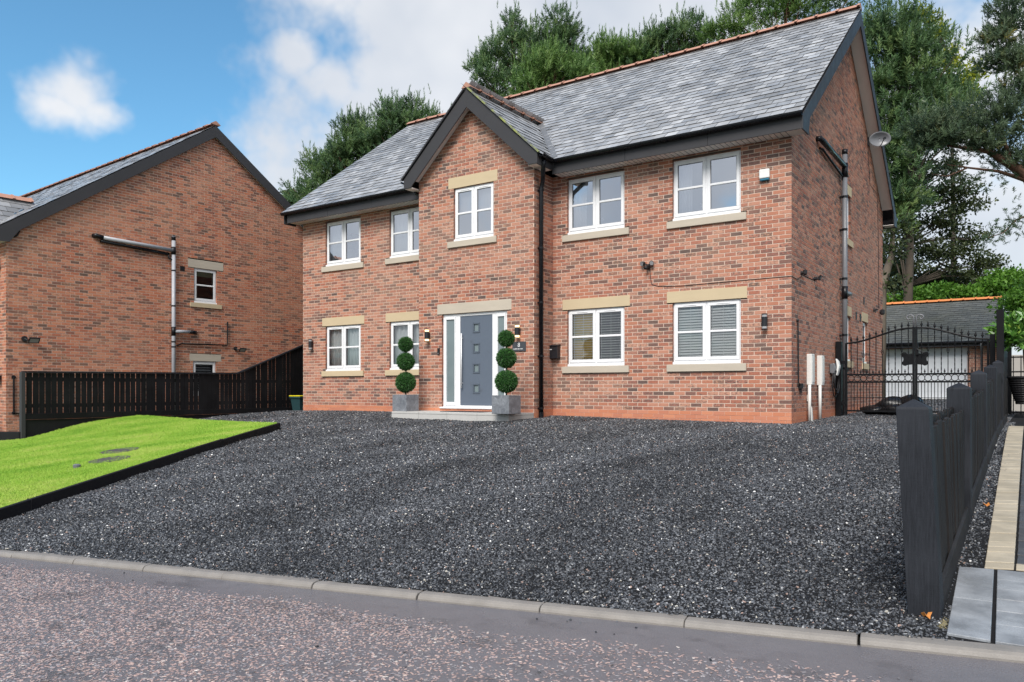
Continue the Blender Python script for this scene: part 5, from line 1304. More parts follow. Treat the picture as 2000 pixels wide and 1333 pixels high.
for q in (l1, l2): box('stone_lintel', M['stone_grey'], nb, q[0], q[1], -.004, .1, q[2] + .002, q[3] - .002, NT_)
box('stone_sill', M['stone'], nb, s1_[0], s1_[1], -.045, .1, s1_[2], s1_[3] - .002, NT_)
wn = window(nb, NT_, w1[0] + .003, w1[1] - .003, w1[2] + .002, w1[3] - .002, M['glass'], .05, cols=1, vents=False)
wn2 = window(nb, NT_, w2[0] + .003, w2[1] - .003, w2[2] + .002, w2[3] - .002, M['glass'], .05, cols=1, bars=False, vents=False)
q = MB(); z = w2[3] - .14
lv = thing('louvre_blind', (NXW - .2, (w2[0] + w2[1]) / 2, w2[2]), 'grey louvre blind in the neighbour window just above the fence', 'blind')
while z > w2[2]:
    MB().add([(NXW - .14, w2[0] + .1, z), (NXW - .14, w2[1] - .1, z), (NXW - .18, w2[1] - .1, z + .045), (NXW - .18, w2[0] + .1, z + .045)], [(0, 1, 2, 3)]).build('slat', M['upvc_grey'], lv); z -= .075
rf = MB(); vx = NXW + .15
rf.add([(NXW - 16, NEY, NEZ - .03), (vx, NEY, NEZ - .03), (vx, NYR, ntop(NYR) - .03), (NXW - 16, NYR, ntop(NYR) - .03), (NXW - 16, 2 * NYR - NEY, NEZ - .03), (vx, 2 * NYR - NEY, NEZ - .03)], [(0, 1, 2, 3), (3, 2, 5, 4)])
nro = rf.build('roof', M['slate'], nb)
nl_ = math.hypot(1, NRS); Vn = Vector((0, 1 / nl_, NRS / nl_)); Nn_ = Vector((0, -NRS / nl_, 1 / nl_))
nxl = 12.0
slates(nro, slate_field(Vector((vx - nxl, NEY - .03, NEZ - .022)), Ux, Vn, Nn_, nxl + .01, (NYR - NEY) * nl_, .3, .225), 0, M['slate'], thin=.3)
ridge_tiles(nro, (NXW - 16, NYR, ntop(NYR) + .09), (vx, NYR, ntop(NYR) + .09), M['ridge'], .45, .14, math.atan(NRS) * .95)
nt_ = lambda y: ntop(y) - .03
for mir in ((lambda y: y), (lambda y: 2 * NYR - y)):
    P_ = [(NEY + .04, nze - .10), (NEY + .04, nt_(NEY + .04)), (NYR, nt_(NYR)), (NYR, nt_(NYR) - .34), (NY0 + .25, nt_(NY0 + .25) - .34), (NY0 + .02, nze - .10)]
    P_ = [(mir(a), b) for a, b in P_]
    MB().prism(P_, vx - .03, vx, lambda a, b, d: (d, a, b)).build('bargeboard', M['fascia'], nb, bevel=.003)
    b = MB(); zz = lambda y: ntop(y) - .30; ya, yb = NY0 + .05, NYR
    b.add([(NXW + .004, mir(ya), zz(ya)), (vx - .031, mir(ya), zz(ya)), (vx - .031, mir(yb), zz(yb)), (NXW + .004, mir(yb), zz(yb))], [(0, 1, 2, 3)]).build('verge_soffit', M['soffit'], nb)
box('eaves_soffit', M['soffit'], nb, NXW - 8.9, vx - .031, NEY + .05, NY0 - .002, nze - .09, nze - .07); box('fascia_board', M['fascia'], nb, NXW - 8.9, vx - .031, NEY + .02, NEY + .045, nze - .10, NEZ - .04)
# front wing of the neighbour with its own ridge
a = onN(78, 379, -1.2); b_ = onN(0, 365, -1.2)
wz = a[2]; wx0, wx1 = NXW - 1.9, NXW - 1.9
MB().add([(NXW - 2.4, NY0 - 3.2, wz), (NXW - 2.4, a[1] + .3, wz), (NXW - .35, a[1] - 2.6, wz - 2.05), (NXW - .35, NY0 - 3.2, wz - 2.05)], [(0, 3, 2, 1)]).build('wing_roof', M['slate'], nb)
wingr = [o for o in bpy.data.objects if o.name.startswith('wing_roof')][0]
wv = Vector((-1, 0, 1)).normalized(); wn_ = Vector((1, 0, 1)).normalized()
slates(wingr, [e for e in slate_field(Vector((NXW - .33, NY0 - 3.2, wz - 2.07)), Uy, wv, wn_, a[1] + .3 - NY0 + 3.2, 2.9, .3, .225) if ntop(e[1].y + .1) < e[1].z + .12 or e[1].y < NEY], 60, M['slate'])
ridge_tiles(wingr, (NXW - 2.4, NY0 - 3.2, wz + .09), (NXW - 2.4, a[1] + .25, wz + .09), M['ridge'], .45, .14, .7)
# neighbour's pipes
ps_ = onN(339, 600, .10); py_ = ps_[1]; zt_ = onN(339, 462, .1)[2]
st = MB().tube([(NXW + .10, py_, NB - .1), (NXW + .10, py_, zt_)], .055, 12).build('soil_pipe', M['pipe_pale'], nb, smooth=True)
MB().tube([(NXW + .10, py_, zt_ - .12), (NXW + .10, py_, zt_ - .02), (NXW + .10, py_, zt_ + .03)], [.062, .062, .035], 12).build('pipe_cap', M['gutter'], st, smooth=True)
for py in (529, 598, 668, 678): z = onN(339, py, .1)[2]; MB().tube([(NXW + .10, py_, z - .02), (NXW + .10, py_, z + .02)], .061, 12).build('pipe_clip', M['gutter'], st)
a = onN(190, 462, .10); b_ = onN(335, 489, .10)
MB().tube([(NXW, a[1] - .06, a[2] + .02), (NXW + .08, a[1] - .03, a[2] + .02), (NXW + .10, a[1] + .15, a[2] - .01)], .06, 12).build('pipe_elbow', M['gutter'], st, smooth=True)
MB().tube([(NXW + .10, a[1] + .15, a[2] - .01), (NXW + .10, py_, b_[2])], .055, 12).build('branch_pipe', M['pipe_pale'], st, smooth=True)
MB().tube([(NXW + .06, a[1] + .1, a[2] - .10), (NXW + .06, py_ - .12, b_[2] - .12)], .045, 10).build('waste_pipe', M['gutter'], st, smooth=True)
MB().tube([(NXW + .10, py_, b_[2] - .12), (NXW + .10, py_, b_[2] + .10)], .066, 12).build('pipe_junction', M['gutter'], st, smooth=True)
MB().tube([(NXW + .06, py_ - .14, b_[2] - .10), (NXW + .08, py_ - .13, b_[2] - .24), (NXW + .10, py_, b_[2] - .30)], .024, 8).build('overflow_pipe', M['gutter'], st, smooth=True)
c = onN(345, 648, .10); c2 = onN(383, 650, .10)
MB().tube([(NXW + .10, py_, c[2]), (NXW + .10, c2[1] - .2, c[2] + .01)], .05, 10).build('branch_pipe', M['pipe_pale'], st, smooth=True); MB().tube([(NXW + .10, c2[1] - .22, c[2] + .01), (NXW + .09, c2[1] - .05, c[2] + .01), (NXW, c2[1] + .05, c[2] + .01)], .056, 10).build('pipe_elbow', M['gutter'], st, smooth=True)
MB().tube([(NXW + .10, py_, c[2] - .13), (NXW + .10, py_, c[2] + .13)], .063, 12).build('pipe_junction', M['gutter'], st, smooth=True)
pp = [onN(x, y, .05) for x, y in ((345, 676), (356, 671), (361, 672), (444, 674.5), (444.5, 629))]
MB().tube(pp, .022, 8).build('waste_pipe', M['gutter'], st)
c = onN(356, 525); box('wall_vent', M['black_pl'], nb, c[1] - .07, c[1] + .07, -.015, -.0, c[2] - .07, c[2] + .07, NT_)
pp = [onN(27, 737, .03), onN(27, 807, .03), onN(46, 808, .03)]
MB().tube(pp, .022, 8).build('overflow_run', M['gutter'], nb); MB().tube([pp[0], (NXW, pp[0][1], pp[0][2])], .05, 8).tube([pp[1], (NXW, pp[1][1], pp[1][2])], .04, 8).build('overflow_collar', M['gutter'], nb)
pp = [onN(20, 443, .12), onN(35, 442, .08), onN(38, 452, .05), onN(34, 460, .03), onN(27, 463, .01)]
MB().tube(pp, .02, 7).build('aerial_loop', M['black_pl'], nb)
sensor_light(47, 662, NXW, 'black floodlight with sensor on the neighbour gable above the fence end', 20, 3, big=1.5, nbr=True)
sensor_light(459, 681, NXW, 'small black floodlight on the neighbour gable above the sloping fence', 15, 3, big=1.3, nbr=True)
c = onN(2, 738, y=NY0); t = thing('wall_lamp', (c[0], NY0, c[2]), 'black wall lamp on the neighbour front at the left picture edge', 'wall light')
MB().lathe((c[0] + .02, NY0 - .08, c[2] - .14), [(.05, 0), (.055, .02), (.055, .20), (.04, .24)], 12).box(c[0] - .01, c[0] + .05, NY0 - .08, NY0 - .002, c[2] - .05, c[2] + .05).build('lamp_body', M['black'], t); MB().lathe((c[0] + .02, NY0 - .08, c[2] - .18), [(.03, 0), (.045, .038)], 12).build('lamp_glass', M['lens'], t)
c = onN(0, 516, y=NY0); t = thing('alarm_box', (c[0], NY0, c[2]), 'pale alarm box on the neighbour front at the left picture edge', 'alarm box')
box('alarm_cover', M['white_pl'], t, c[0] - .14, c[0] + .03, NY0 - .07, NY0 - .002, c[2] - .06, c[2] + .16, bevel=.015); box('alarm_base', M['black_pl'], t, c[0] - .13, c[0] + .04, NY0 - .06, NY0 - .003, c[2] - .16, c[2] - .061, bevel=.01)

for o in [o for o in bpy.data.objects if o.parent is None and (o.name == 'neighbour_house' or o.name == 'louvre_blind' or o.name.startswith('wall_lamp') or (o.name.startswith('alarm_box') and 'neighbour' in o['label']) or (o.name.startswith('floodlight') and 'neighbour' in o['label']))]: turnN(o)

# ================================================================== paving on the right
path = thing_path = MB()
def ps_pt(x, y, h=0.0): return (x, y, gz(3.2, y) + .012 + h)
V = []; F = []
for k, y in enumerate(np.linspace(-9.85, 9.0, 60)): V += [ps_pt(3.30 - .012 * (y + 9), y, -.03), ps_pt(9.0, y, -.03)]
F = [(2 * k, 2 * k + 1, 2 * k + 3, 2 * k + 2) for k in range(59)]
b = MB(); b.v = V; b.f = F; pave = b.build('paving', M['joint'], None); tag(pave, kind='structure')
def flat_piece(name, m, quad, th=.03, bevel=.003):
    cx = sum(q[0] for q in quad) / 4; cy = sum(q[1] for q in quad) / 4
    dz = random.uniform(-.004, .003); vs = []
    for h in (-th, 0):
        for q in quad: p = ps_pt(q[0], q[1], h + dz); vs.append(p)
    MB().add(vs, [(3, 2, 1, 0), (4, 5, 6, 7), (0, 1, 5, 4), (1, 2, 6, 5), (2, 3, 7, 6), (3, 0, 4, 7)]).build(name, m, pave, bevel=bevel)
def pg(px, py): p = onG(px, py); return np.array(p[:2])
sl0 = [pg(1872.5, 1109), pg(1848, 1243)]; sr0 = [pg(1942, 1115), pg(1935.5, 1258)]
def lerp(a, b, f): return a + (b - a) * f
def shrink(q, e=.007):
    c = sum(q) / 4; return [p + (c - p) / np.linalg.norm(c - p) * e for p in q]
for f0, f1 in ((0, .52), (.52, 1)):
    flat_piece('slab', M['slab'], shrink([lerp(sl0[0], sl0[1], f1), lerp(sr0[0], sr0[1], f1), lerp(sr0[0], sr0[1], f0), lerp(sl0[0], sl0[1], f0)]))
q0, q1 = pg(1945.5, 1115.5), pg(1941, 1259.5)
dv = np.array([1.0, .03])
cutp = [0, .17, .32, .47, .63, .80, 1.0]
for i in range(6):
    a = lerp(q0, q1, cutp[i]); bq = lerp(q0, q1, cutp[i + 1])
    flat_piece('slab', M['slab'], shrink([bq, bq + dv * .62, a + dv * .62, a])); flat_piece('slab', M['slab'], shrink([bq + dv * .63, bq + dv * 1.2, a + dv * 1.2, a + dv * .63]))
# line of beige setts
bl0, bl1 = pg(1921, 1112), pg(1966, 846); br0, br1 = pg(1982, 1115), pg(1999, 846)
dlt = (bl1 - bl0) / np.linalg.norm(bl1 - bl0); drt = (br1 - br0) / np.linalg.norm(br1 - br0)
s = 0.0; L = 9.2
while s < L:
    w_ = .135
    a, bq = bl0 + dlt * s, bl0 + dlt * (s + w_); c, d = br0 + drt * s, br0 + drt * (s + w_)
    flat_piece('sett', M['sett'], shrink([a, c, d, bq], .006)); s += w_
# charcoal paving beyond
y = float(br0[1]) + .0; r_ = 0
flat_piece('sett', M['sett'], shrink([br0 + np.array([.004, -.0]), br0 + np.array([.45, .0]), br0 + np.array([.45, .13]), br0 + drt * .13 + np.array([.004, 0])], .002))
s = .14
while s < 5.5:
    a = br0 + drt * s + np.array([.006, 0]); off = .0
    x = 0.0
    for j in range(4):
        w2_ = .30 if (r_ + j) % 2 else .22
        flat_piece('block', M['dpave'], shrink([a + np.array([x, 0]), a + np.array([x + w2_, 0]), a + np.array([x + w2_, .2]), a + np.array([x, .2])], .003)); x += w2_
    s += .2; r_ += 1
# potted laurel beyond the fence
PD = 15.5
pc = Vector(atD(2003, 790, PD)); zp = gz(3.2, pc.y) + .0
pcz = pc.z
t = thing('plant_pot', (pc.x, pc.y, pcz), 'tall black ribbed plant pot at the right picture edge', 'plant pot')
prof = [(.17, 0)] 
for i in range(11):
    f = i / 10; r = .17 + .12 * f ** .8; prof += [(r, .02 + f * .44), (r + .008, .035 + f * .44), (r, .05 + f * .44)]
prof += [(.305, .51), (.315, .52), (.315, .555), (.285, .56), (.28, .50)]
MB().lathe((pc.x, pc.y, pcz), prof, 28).build('pot_body', M['black_pl'], t, smooth=False)
def leaf_cloud(name, blobs, n_, size, m, parent, fold=.25, shell=.55, up=.3, aspect=.45):
    """leaves scattered through lobes: blobs (centre, radii)"""
    vol = np.array([b[1][0] * b[1][1] * b[1][2] for b in blobs]) ** .75; idx = rng.choice(len(blobs), n_, p=vol / vol.sum())
    C = np.array([b[0] for b in blobs])[idx]; Rr = np.array([b[1] for b in blobs])[idx]
    D = rng.normal(size=(n_, 3)); D /= np.linalg.norm(D, axis=1)[:, None]
    rad = (shell + (1 - shell) * rng.random(n_) ** .6)[:, None]
    P = C + D * Rr * rad
    ax = D * .6 + rng.normal(size=(n_, 3)) * .7 + np.array([0, 0, up]); ax /= np.linalg.norm(ax, axis=1)[:, None]
    sd = np.cross(ax, D + .6 * rng.normal(size=(n_, 3))); sd /= np.linalg.norm(sd, axis=1)[:, None]
    nn = np.cross(ax, sd); L = size * rng.uniform(.65, 1.25, n_)[:, None]; Wd = L * aspect * .5
    v0 = P; v1 = P + ax * L * .45 + sd * Wd + nn * Wd * fold; v2 = P + ax * L; v3 = P + ax * L * .45 - sd * Wd + nn * Wd * fold
    V = np.stack([v0, v1, v2, v3], 1).reshape(-1, 3)
    Fq = np.arange(4 * n_).reshape(-1, 4); F3 = np.concatenate([Fq[:, [0, 1, 2]], Fq[:, [0, 2, 3]]])
    tn = np.clip(rng.normal(.5, .22, n_), 0, 1)
    return npmesh(name, V, F3, m, parent, attr=np.r_[tn, tn])
t = thing('laurel_bush', (pc.x, pc.y, pcz + .5), 'glossy green laurel bush growing in the black pot at the right edge', 'bush')
lc = Vector(atD(1999, 650, PD))
MB().tube([(pc.x, pc.y, pcz + .48), (pc.x - .03, pc.y, lc.z - .3), (lc.x, lc.y, lc.z - .1)], .022, 7).tube([(pc.x + .04, pc.y, pcz + .48), (pc.x + .06, pc.y, lc.z - .3)], .018, 7).build('trunk', M['bark'], t)
blb = [((lc.x + a, lc.y + b, lc.z + c), (r, r, r * .8)) for a, b, c, r in ((0, 0, 0, .42), (-.25, -.1, -.08, .30), (.2, .1, .08, .38), (-.28, 0, .10, .26), (.35, 0, -.05, .4), (.0, .1, .2, .33), (-.40, -.05, .02, .18))]
leaf_cloud('foliage', blb, 1500, .15, M['laurel'], t, .35, .35, .25, .5)
# neighbour's iron gate glimpsed at the far right
c0 = onY(1976, 790, 5.8); z0 = gz(3.2, 5.8); t = thing('side_gate', (c0[0] + .6, 5.8, z0), 'narrow black iron bar gate at the far right behind the pot', 'gate')
for k in range(8): MB().tube([(c0[0] + .03 + k * .14, 5.8, z0), (c0[0] + .03 + k * .14, 5.8, 1.15)], .011, 6).build('bar', M['iron'], t)
for z in (z0 + .05, .55, .80, 1.12): box('rail', M['iron'], t, c0[0], c0[0] + 1.1, 5.785, 5.815, z - .015, z + .015)
box('gate_post', M['iron'], t, c0[0] - .1, c0[0] - .001, 5.75, 5.85, z0 - .1, 1.3)
o = box('side_wall', M['concrete'], None, c0[0] - .3, 12, 8.0, 8.2, -.3, 1.25); tag(o, 'pale rendered wall behind the iron bar gate at far right', 'wall')
# fallen leaves along the fence
lm = None
def dead_leaf(px, py, lab, k, X=None):
    c = onG(px, py); s = random.uniform(.024, .036); a0 = random.uniform(0, 6.28)
    V = [(c[0], c[1], c[2] + .018)]
    for j in range(9):
        a = a0 + j * 2 * math.pi / 9; r = s * (1 if j % 2 else .62); V.append((c[0] + math.cos(a) * r, c[1] + math.sin(a) * r, c[2] + .022 + .018 * math.sin(a * 2 + k)))
    o = MB().add(V, [(0, j + 1, (j + 1) % 9 + 1) for j in range(9)]).build('fallen_leaf', M['leaf_o'], None); mo = o.modifiers.new('t', 'SOLIDIFY'); mo.thickness = .001
    tag(o, lab, 'leaf', 'fallen leaves beside the right fence')
LV = [((1810, 1209), 'orange fallen leaf at the foot of the front fence post'), ((1855, 1118), 'yellow fallen leaf beside the front fence panel near the slabs'), ((1926, 905), 'rusty fallen leaf between fence and beige setts'), ((1928, 880), 'orange fallen leaf below the third fence post'),
      ((1932, 868), 'brown fallen leaf against the fence boards by the setts'), ((1940, 852), 'bright orange curled leaf close to the far fence post'), ((1909, 932), 'pale orange leaf at the foot of the second fence panel'), ((1926, 990), 'yellow leaf lying on gravel beside the setts')]
for k, (p, lab) in enumerate(LV): dead_leaf(*p, lab, k)

# ================================================================== loose surfaces: gravel, grass, road chippings
def gn_scatter(obj, shapes, material, dens_attr, scale_rng, seed, align=None, tilt=.6, keep=False):
    """geometry nodes: scatter small stones (or tufts) over obj's faces; shapes build instance geometry"""
    ng = bpy.data.node_groups.new(obj.name + '_scatter', 'GeometryNodeTree')
    ng.interface.new_socket('Geometry', in_out='INPUT', socket_type='NodeSocketGeometry'); ng.interface.new_socket('Geometry', in_out='OUTPUT', socket_type='NodeSocketGeometry')
    n = ng.nodes; l = ng.links
    gi = n.new('NodeGroupInput'); go = n.new('NodeGroupOutput')
    ds = n.new('GeometryNodeDistributePointsOnFaces'); ds.distribute_method = 'RANDOM'; ds.inputs['Seed'].default_value = seed
    at = n.new('GeometryNodeInputNamedAttribute'); at.data_type = 'FLOAT'; at.inputs['Name'].default_value = dens_attr
    l.new(gi.outputs[0], ds.inputs['Mesh']); l.new(at.outputs[0], ds.inputs['Density'])
    jn = n.new('GeometryNodeJoinGeometry')
    for mk in shapes:
        g = mk(n, l); ti = n.new('GeometryNodeGeometryToInstance'); l.new(g, ti.inputs[0]); l.new(ti.outputs[0], jn.inputs[0])
    ip = n.new('GeometryNodeInstanceOnPoints'); l.new(ds.outputs['Points'], ip.inputs['Points']); l.new(jn.outputs[0], ip.inputs['Instance'])
    ip.inputs['Pick Instance'].default_value = True
    ri = n.new('FunctionNodeRandomValue'); ri.data_type = 'INT'; ri.inputs['Min'].default_value = 0; ri.inputs['Max'].default_value = len(shapes) - 1; ri.inputs['Seed'].default_value = seed + 1
    l.new(ri.outputs[2], ip.inputs['Instance Index'])
    rr = n.new('FunctionNodeRandomValue'); rr.data_type = 'FLOAT_VECTOR'; rr.inputs['Min'].default_value = (-tilt, -tilt, 0); rr.inputs['Max'].default_value = (tilt, tilt, 6.283); rr.inputs['Seed'].default_value = seed + 2
    l.new(rr.outputs[0], ip.inputs['Rotation'])
    rs = n.new('FunctionNodeRandomValue'); rs.data_type = 'FLOAT'; rs.inputs['Min'].default_value if False else None
    rs.inputs[2].default_value = scale_rng[0]; rs.inputs[3].default_value = scale_rng[1]; rs.inputs['Seed'].default_value = seed + 3
    sa = n.new('GeometryNodeInputNamedAttribute'); sa.data_type = 'FLOAT'; sa.inputs['Name'].default_value = 'size'
    mu = n.new('ShaderNodeMath'); mu.operation = 'MULTIPLY'; l.new(rs.outputs[1], mu.inputs[0]); l.new(sa.outputs[0], mu.inputs[1])
    l.new(mu.outputs[0], ip.inputs['Scale'])
    sm = n.new('GeometryNodeSetMaterial'); sm.inputs['Material'].default_value = material; l.new(ip.outputs[0], sm.inputs[0])
    l.new(sm.outputs[0], go.inputs[0])
    md = obj.modifiers.new('scatter', 'NODES'); md.node_group = ng
def stone_shape(seed, sc, z=0.25, r=.011, sub=1):
    def mk(n, l):
        ic = n.new('GeometryNodeMeshIcoSphere'); ic.inputs['Radius'].default_value = r; ic.inputs['Subdivisions'].default_value = sub
        sp = n.new('GeometryNodeSetPosition'); rv = n.new('FunctionNodeRandomValue'); rv.data_type = 'FLOAT_VECTOR'
        rv.inputs['Min'].default_value = (-r * .42,) * 3; rv.inputs['Max'].default_value = (r * .42,) * 3; rv.inputs['Seed'].default_value = seed
        l.new(ic.outputs[0], sp.inputs['Geometry']); l.new(rv.outputs[0], sp.inputs['Offset'])
        tf = n.new('GeometryNodeTransform'); tf.inputs['Scale'].default_value = sc; tf.inputs['Translation'].default_value = (0, 0, r * z)
        l.new(sp.outputs[0], tf.inputs[0]); return tf.outputs[0]
    return mk
def tuft_shape(seed, nbl=6, h=.038):
    def mk(n, l):
        j = n.new('GeometryNodeJoinGeometry'); rd_ = random.Random(seed)
        for k in range(nbl):
            c = n.new('GeometryNodeMeshCone'); c.fill_type = 'NONE'; c.inputs['Vertices'].default_value = 3; c.inputs['Radius Bottom'].default_value = .0028; c.inputs['Depth'].default_value = h * rd_.uniform(.6, 1.1); c.inputs['Radius Top'].default_value = 0
            tf = n.new('GeometryNodeTransform'); tf.inputs['Rotation'].default_value = (rd_.uniform(-.7, .7), rd_.uniform(-.7, .7), rd_.uniform(0, 6)); tf.inputs['Translation'].default_value = (rd_.uniform(-.018, .018), rd_.uniform(-.018, .018), -.004)
            l.new(c.outputs[0], tf.inputs[0]); l.new(tf.outputs[0], j.inputs[0])
        return j.outputs[0]
    return mk
def copy_surface(src, name, dens, size, lift=0.0):
    me = src.data.copy(); me.name = name; o = bpy.data.objects.new(name, me); COL.objects.link(o)
    a = me.attributes.new('dens', 'FLOAT', 'POINT'); b = me.attributes.new('size', 'FLOAT', 'POINT')
    co = [v.co for v in me.vertices]
    a.data.foreach_set('value', [float(dens(v.x, v.y)) for v in co]); b.data.foreach_set('value', [float(size(v.x, v.y)) for v in co])
    return o
def dist(x, y): return math.hypot(x - CAM[0], y - CAM[1])
def gright(y):
    if y < bl0[1]: return float(sl0[0][0] + (sl0[1][0] - sl0[0][0]) * (y - sl0[0][1]) / (sl0[1][1] - sl0[0][1])) - .03
    return float(bl0[0] + dlt[0] / dlt[1] * (y - bl0[1])) - .03
def gdens(x, y):
    if in_lawn(x, y): return 0
    if -13.1 < x < -.05 and y > .05: return 0
    if -8.2 < x < -5.1 and -1.65 < y: return 0
    if x > gright(y): return 0
    if y > 12: return 150
    d = dist(x, y); return float(np.interp(d, [4, 6.5, 9, 14, 22], [4600, 4000, 2900, 1600, 800]))
gsize = lambda x, y: float(np.interp(dist(x, y), [4, 7, 10, 14, 22], [.82, .88, 1.02, 1.32, 1.75]))
gv = copy_surface(drive, 'gravel', gdens, gsize); gv.data.materials.clear(); gv.data.materials.append(M['gravel'])
gn_scatter(gv, [stone_shape(11, (1.15, .8, .55)), stone_shape(12, (.9, .9, .6)), stone_shape(13, (1.3, .7, .5)), stone_shape(14, (1.0, .85, .75))], M['gravel'], 'dens', (.45, 1.15), 3, tilt=.8)
tag(gv, 'loose black slate gravel covering the drive', 'gravel', kind='stuff')
gr = copy_surface(lawn, 'grass', lambda x, y: 0 if any(math.hypot(x - c[0], y - c[1]) < .27 for c in COVERS) else 1500, lambda x, y: 1.0)
gr.data.materials.clear(); gr.data.materials.append(M['grass'])
gn_scatter(gr, [tuft_shape(1), tuft_shape(2), tuft_shape(3)], M['grass'], 'dens', (.7, 1.25), 9, tilt=.15)
tag(gr, 'short bright green mown grass on the lawn', 'grass', kind='stuff')
# chippings rolled into the road, leaving a plain strip by the kerb
def rpt(u, v): return kpt(-5.5 + 14 * u, .0 - 4.2 * (1 - v), .001)
cs = gridmesh('road_chippings', rpt, 140, 60, M['chip']); cs['kind'] = 'stuff'; tag(cs, 'pink and grey stone chippings pressed into the wet road', 'chippings')
nzr = np.random.default_rng(4); gx_, gy_ = nzr.normal(size=(8, 2)), nzr.uniform(0, 6, 8)
def cdens(x, y):
    w = (x - K0[0]) * KN[0] + (y - K0[1]) * KN[1]; s = (x - K0[0]) * KD[0] + (y - K0[1]) * KD[1]
    edge = -.20 - .035 * s + .05 * math.sin(s * 2.1) + .03 * math.sin(s * 5.3 + 1)
    patch = sum(math.sin(gx_[k][0] * s * 1.3 + gx_[k][1] * w * 1.9 + gy_[k]) for k in range(8)) / 8
    rightfade = float(np.interp(s, [3.5, 8.5], [1.0, .38]))
    return max(0, 3000 * (1 + .85 * patch)) * rightfade * min(1, max(0, (edge - w) / .10))
a = cs.data.attributes.new('dens', 'FLOAT', 'POINT'); b = cs.data.attributes.new('size', 'FLOAT', 'POINT')
a.data.foreach_set('value', [cdens(v.co.x, v.co.y) for v in cs.data.vertices]); b.data.foreach_set('value', [1.0] * len(cs.data.vertices))
gn_scatter(cs, [stone_shape(21, (1.35, .75, .22), .02, .0105), stone_shape(22, (1.0, .8, .20), .02, .0105), stone_shape(23, (1.6, .6, .22), .02, .0105)], M['chip'], 'dens', (.36, 1.08), 5, tilt=.12)
# stray gravel on kerb and road
def kick(u, v): return kpt(-5 + 13 * u, .12 - 1.6 * (1 - v), .002 + (.046 if v > .925 else 0))
sg_ = gridmesh('stray_gravel', kick, 80, 40, M['gravel']); sg_['kind'] = 'stuff'; tag(sg_, 'scattered stray black gravel on the road beside the kerb', 'gravel')
a = sg_.data.attributes.new('dens', 'FLOAT', 'POINT'); b = sg_.data.attributes.new('size', 'FLOAT', 'POINT')
def sdn(x, y):
    s = (x - K0[0]) * KD[0] + (y - K0[1]) * KD[1]; w = (x - K0[0]) * KN[0] + (y - K0[1]) * KN[1]
    if w > .02: return 14 if w > .08 else 3
    return 2.0 + 55 * math.exp(-((s - 5.9) / .35) ** 2 - ((w + .17) / .10) ** 2)
a.data.foreach_set('value', [sdn(v.co.x, v.co.y) for v in sg_.data.vertices]); b.data.foreach_set('value', [1.0] * len(sg_.data.vertices))
gn_scatter(sg_, [stone_shape(11, (1.15, .8, .6)), stone_shape(12, (.9, .9, .7))], M['gravel'], 'dens', (.5, 1.1), 6, tilt=.5)
# moss tuft by the slab
c = onG(1841, 1228); o = leaf_cloud('moss_tuft', [((c[0] + .0, c[1] + k * .03, c[2] + .004), (.016, .02, .008)) for k in range(6)], 420, .016, M['straw'], None, .1, .2, .5, .3); tag(o, 'small tuft of pale moss beside the front grey slab', 'moss')

# ================================================================== trees
def tuft_template(nn, seed):
    r = np.random.default_rng(seed); V = []
    for k in range(nn):
        t = (k + r.random()) / nn; a = k * 2.399 + r.random()
        rad = np.array([math.cos(a), math.sin(a), 0]); d = rad * (1.0 - .45 * t) + np.array([0, 0, .38 + .45 * t]); d /= np.linalg.norm(d)
        L = .42 * (1 - .35 * t) * r.uniform(.8, 1.2); base = np.array([0, 0, t * .85]) + rad * .01
        sd = np.cross(d, rad + np.array([.1, .2, .3])); sd /= np.linalg.norm(sd)
        V += [base - sd * .055, base + sd * .055, base + d * L]
    return np.array(V)
TT = [tuft_template(16, s) for s in (1, 2, 3)]
CANDLE = tuft_template(18, 9) * np.array([.42, .42, 1.0])
def shoots(P, D, Sc, tv=None):
    """bottle-brush shoots at P pointing along D"""
    n_ = len(P); D = D / np.linalg.norm(D, axis=1)[:, None]
    A = np.cross(D, rng.normal(size=(n_, 3))); A /= np.linalg.norm(A, axis=1)[:, None]; B = np.cross(D, A)
    Vs = []; tv = rng.integers(0, 3, n_) if tv is None else tv
    for k in range(3):
        m_ = tv == k; T_ = TT[k]
        Vs.append((P[m_][:, None] + Sc[m_][:, None, None] * (T_[None, :, 0:1] * A[m_][:, None] + T_[None, :, 1:2] * B[m_][:, None] + T_[None, :, 2:3] * D[m_][:, None])).reshape(-1, 3))
    return np.concatenate(Vs)
def lob(px, py, rx, ry, d, dz=0.0, thick=None):
    c = atD(px, py, d + dz); k = d / FPX; th = thick if thick else (rx + ry) / 2
    # radii along: right, forward, up
    return (np.array(c), rx * k, th * k, ry * k)
RV = np.array([RGT[0], RGT[1], 0]); FV = np.array([FWD[0], FWD[1], 0]); UV = np.array([0, 0, 1.0])
def ell(c, a, b, h, D): return c + D[:, :1] * a * RV + D[:, 1:2] * b * FV + D[:, 2:3] * h * UV
def bank_z(x, y): return bank((x + 60) / 120, (y - 9) / 90)[2]
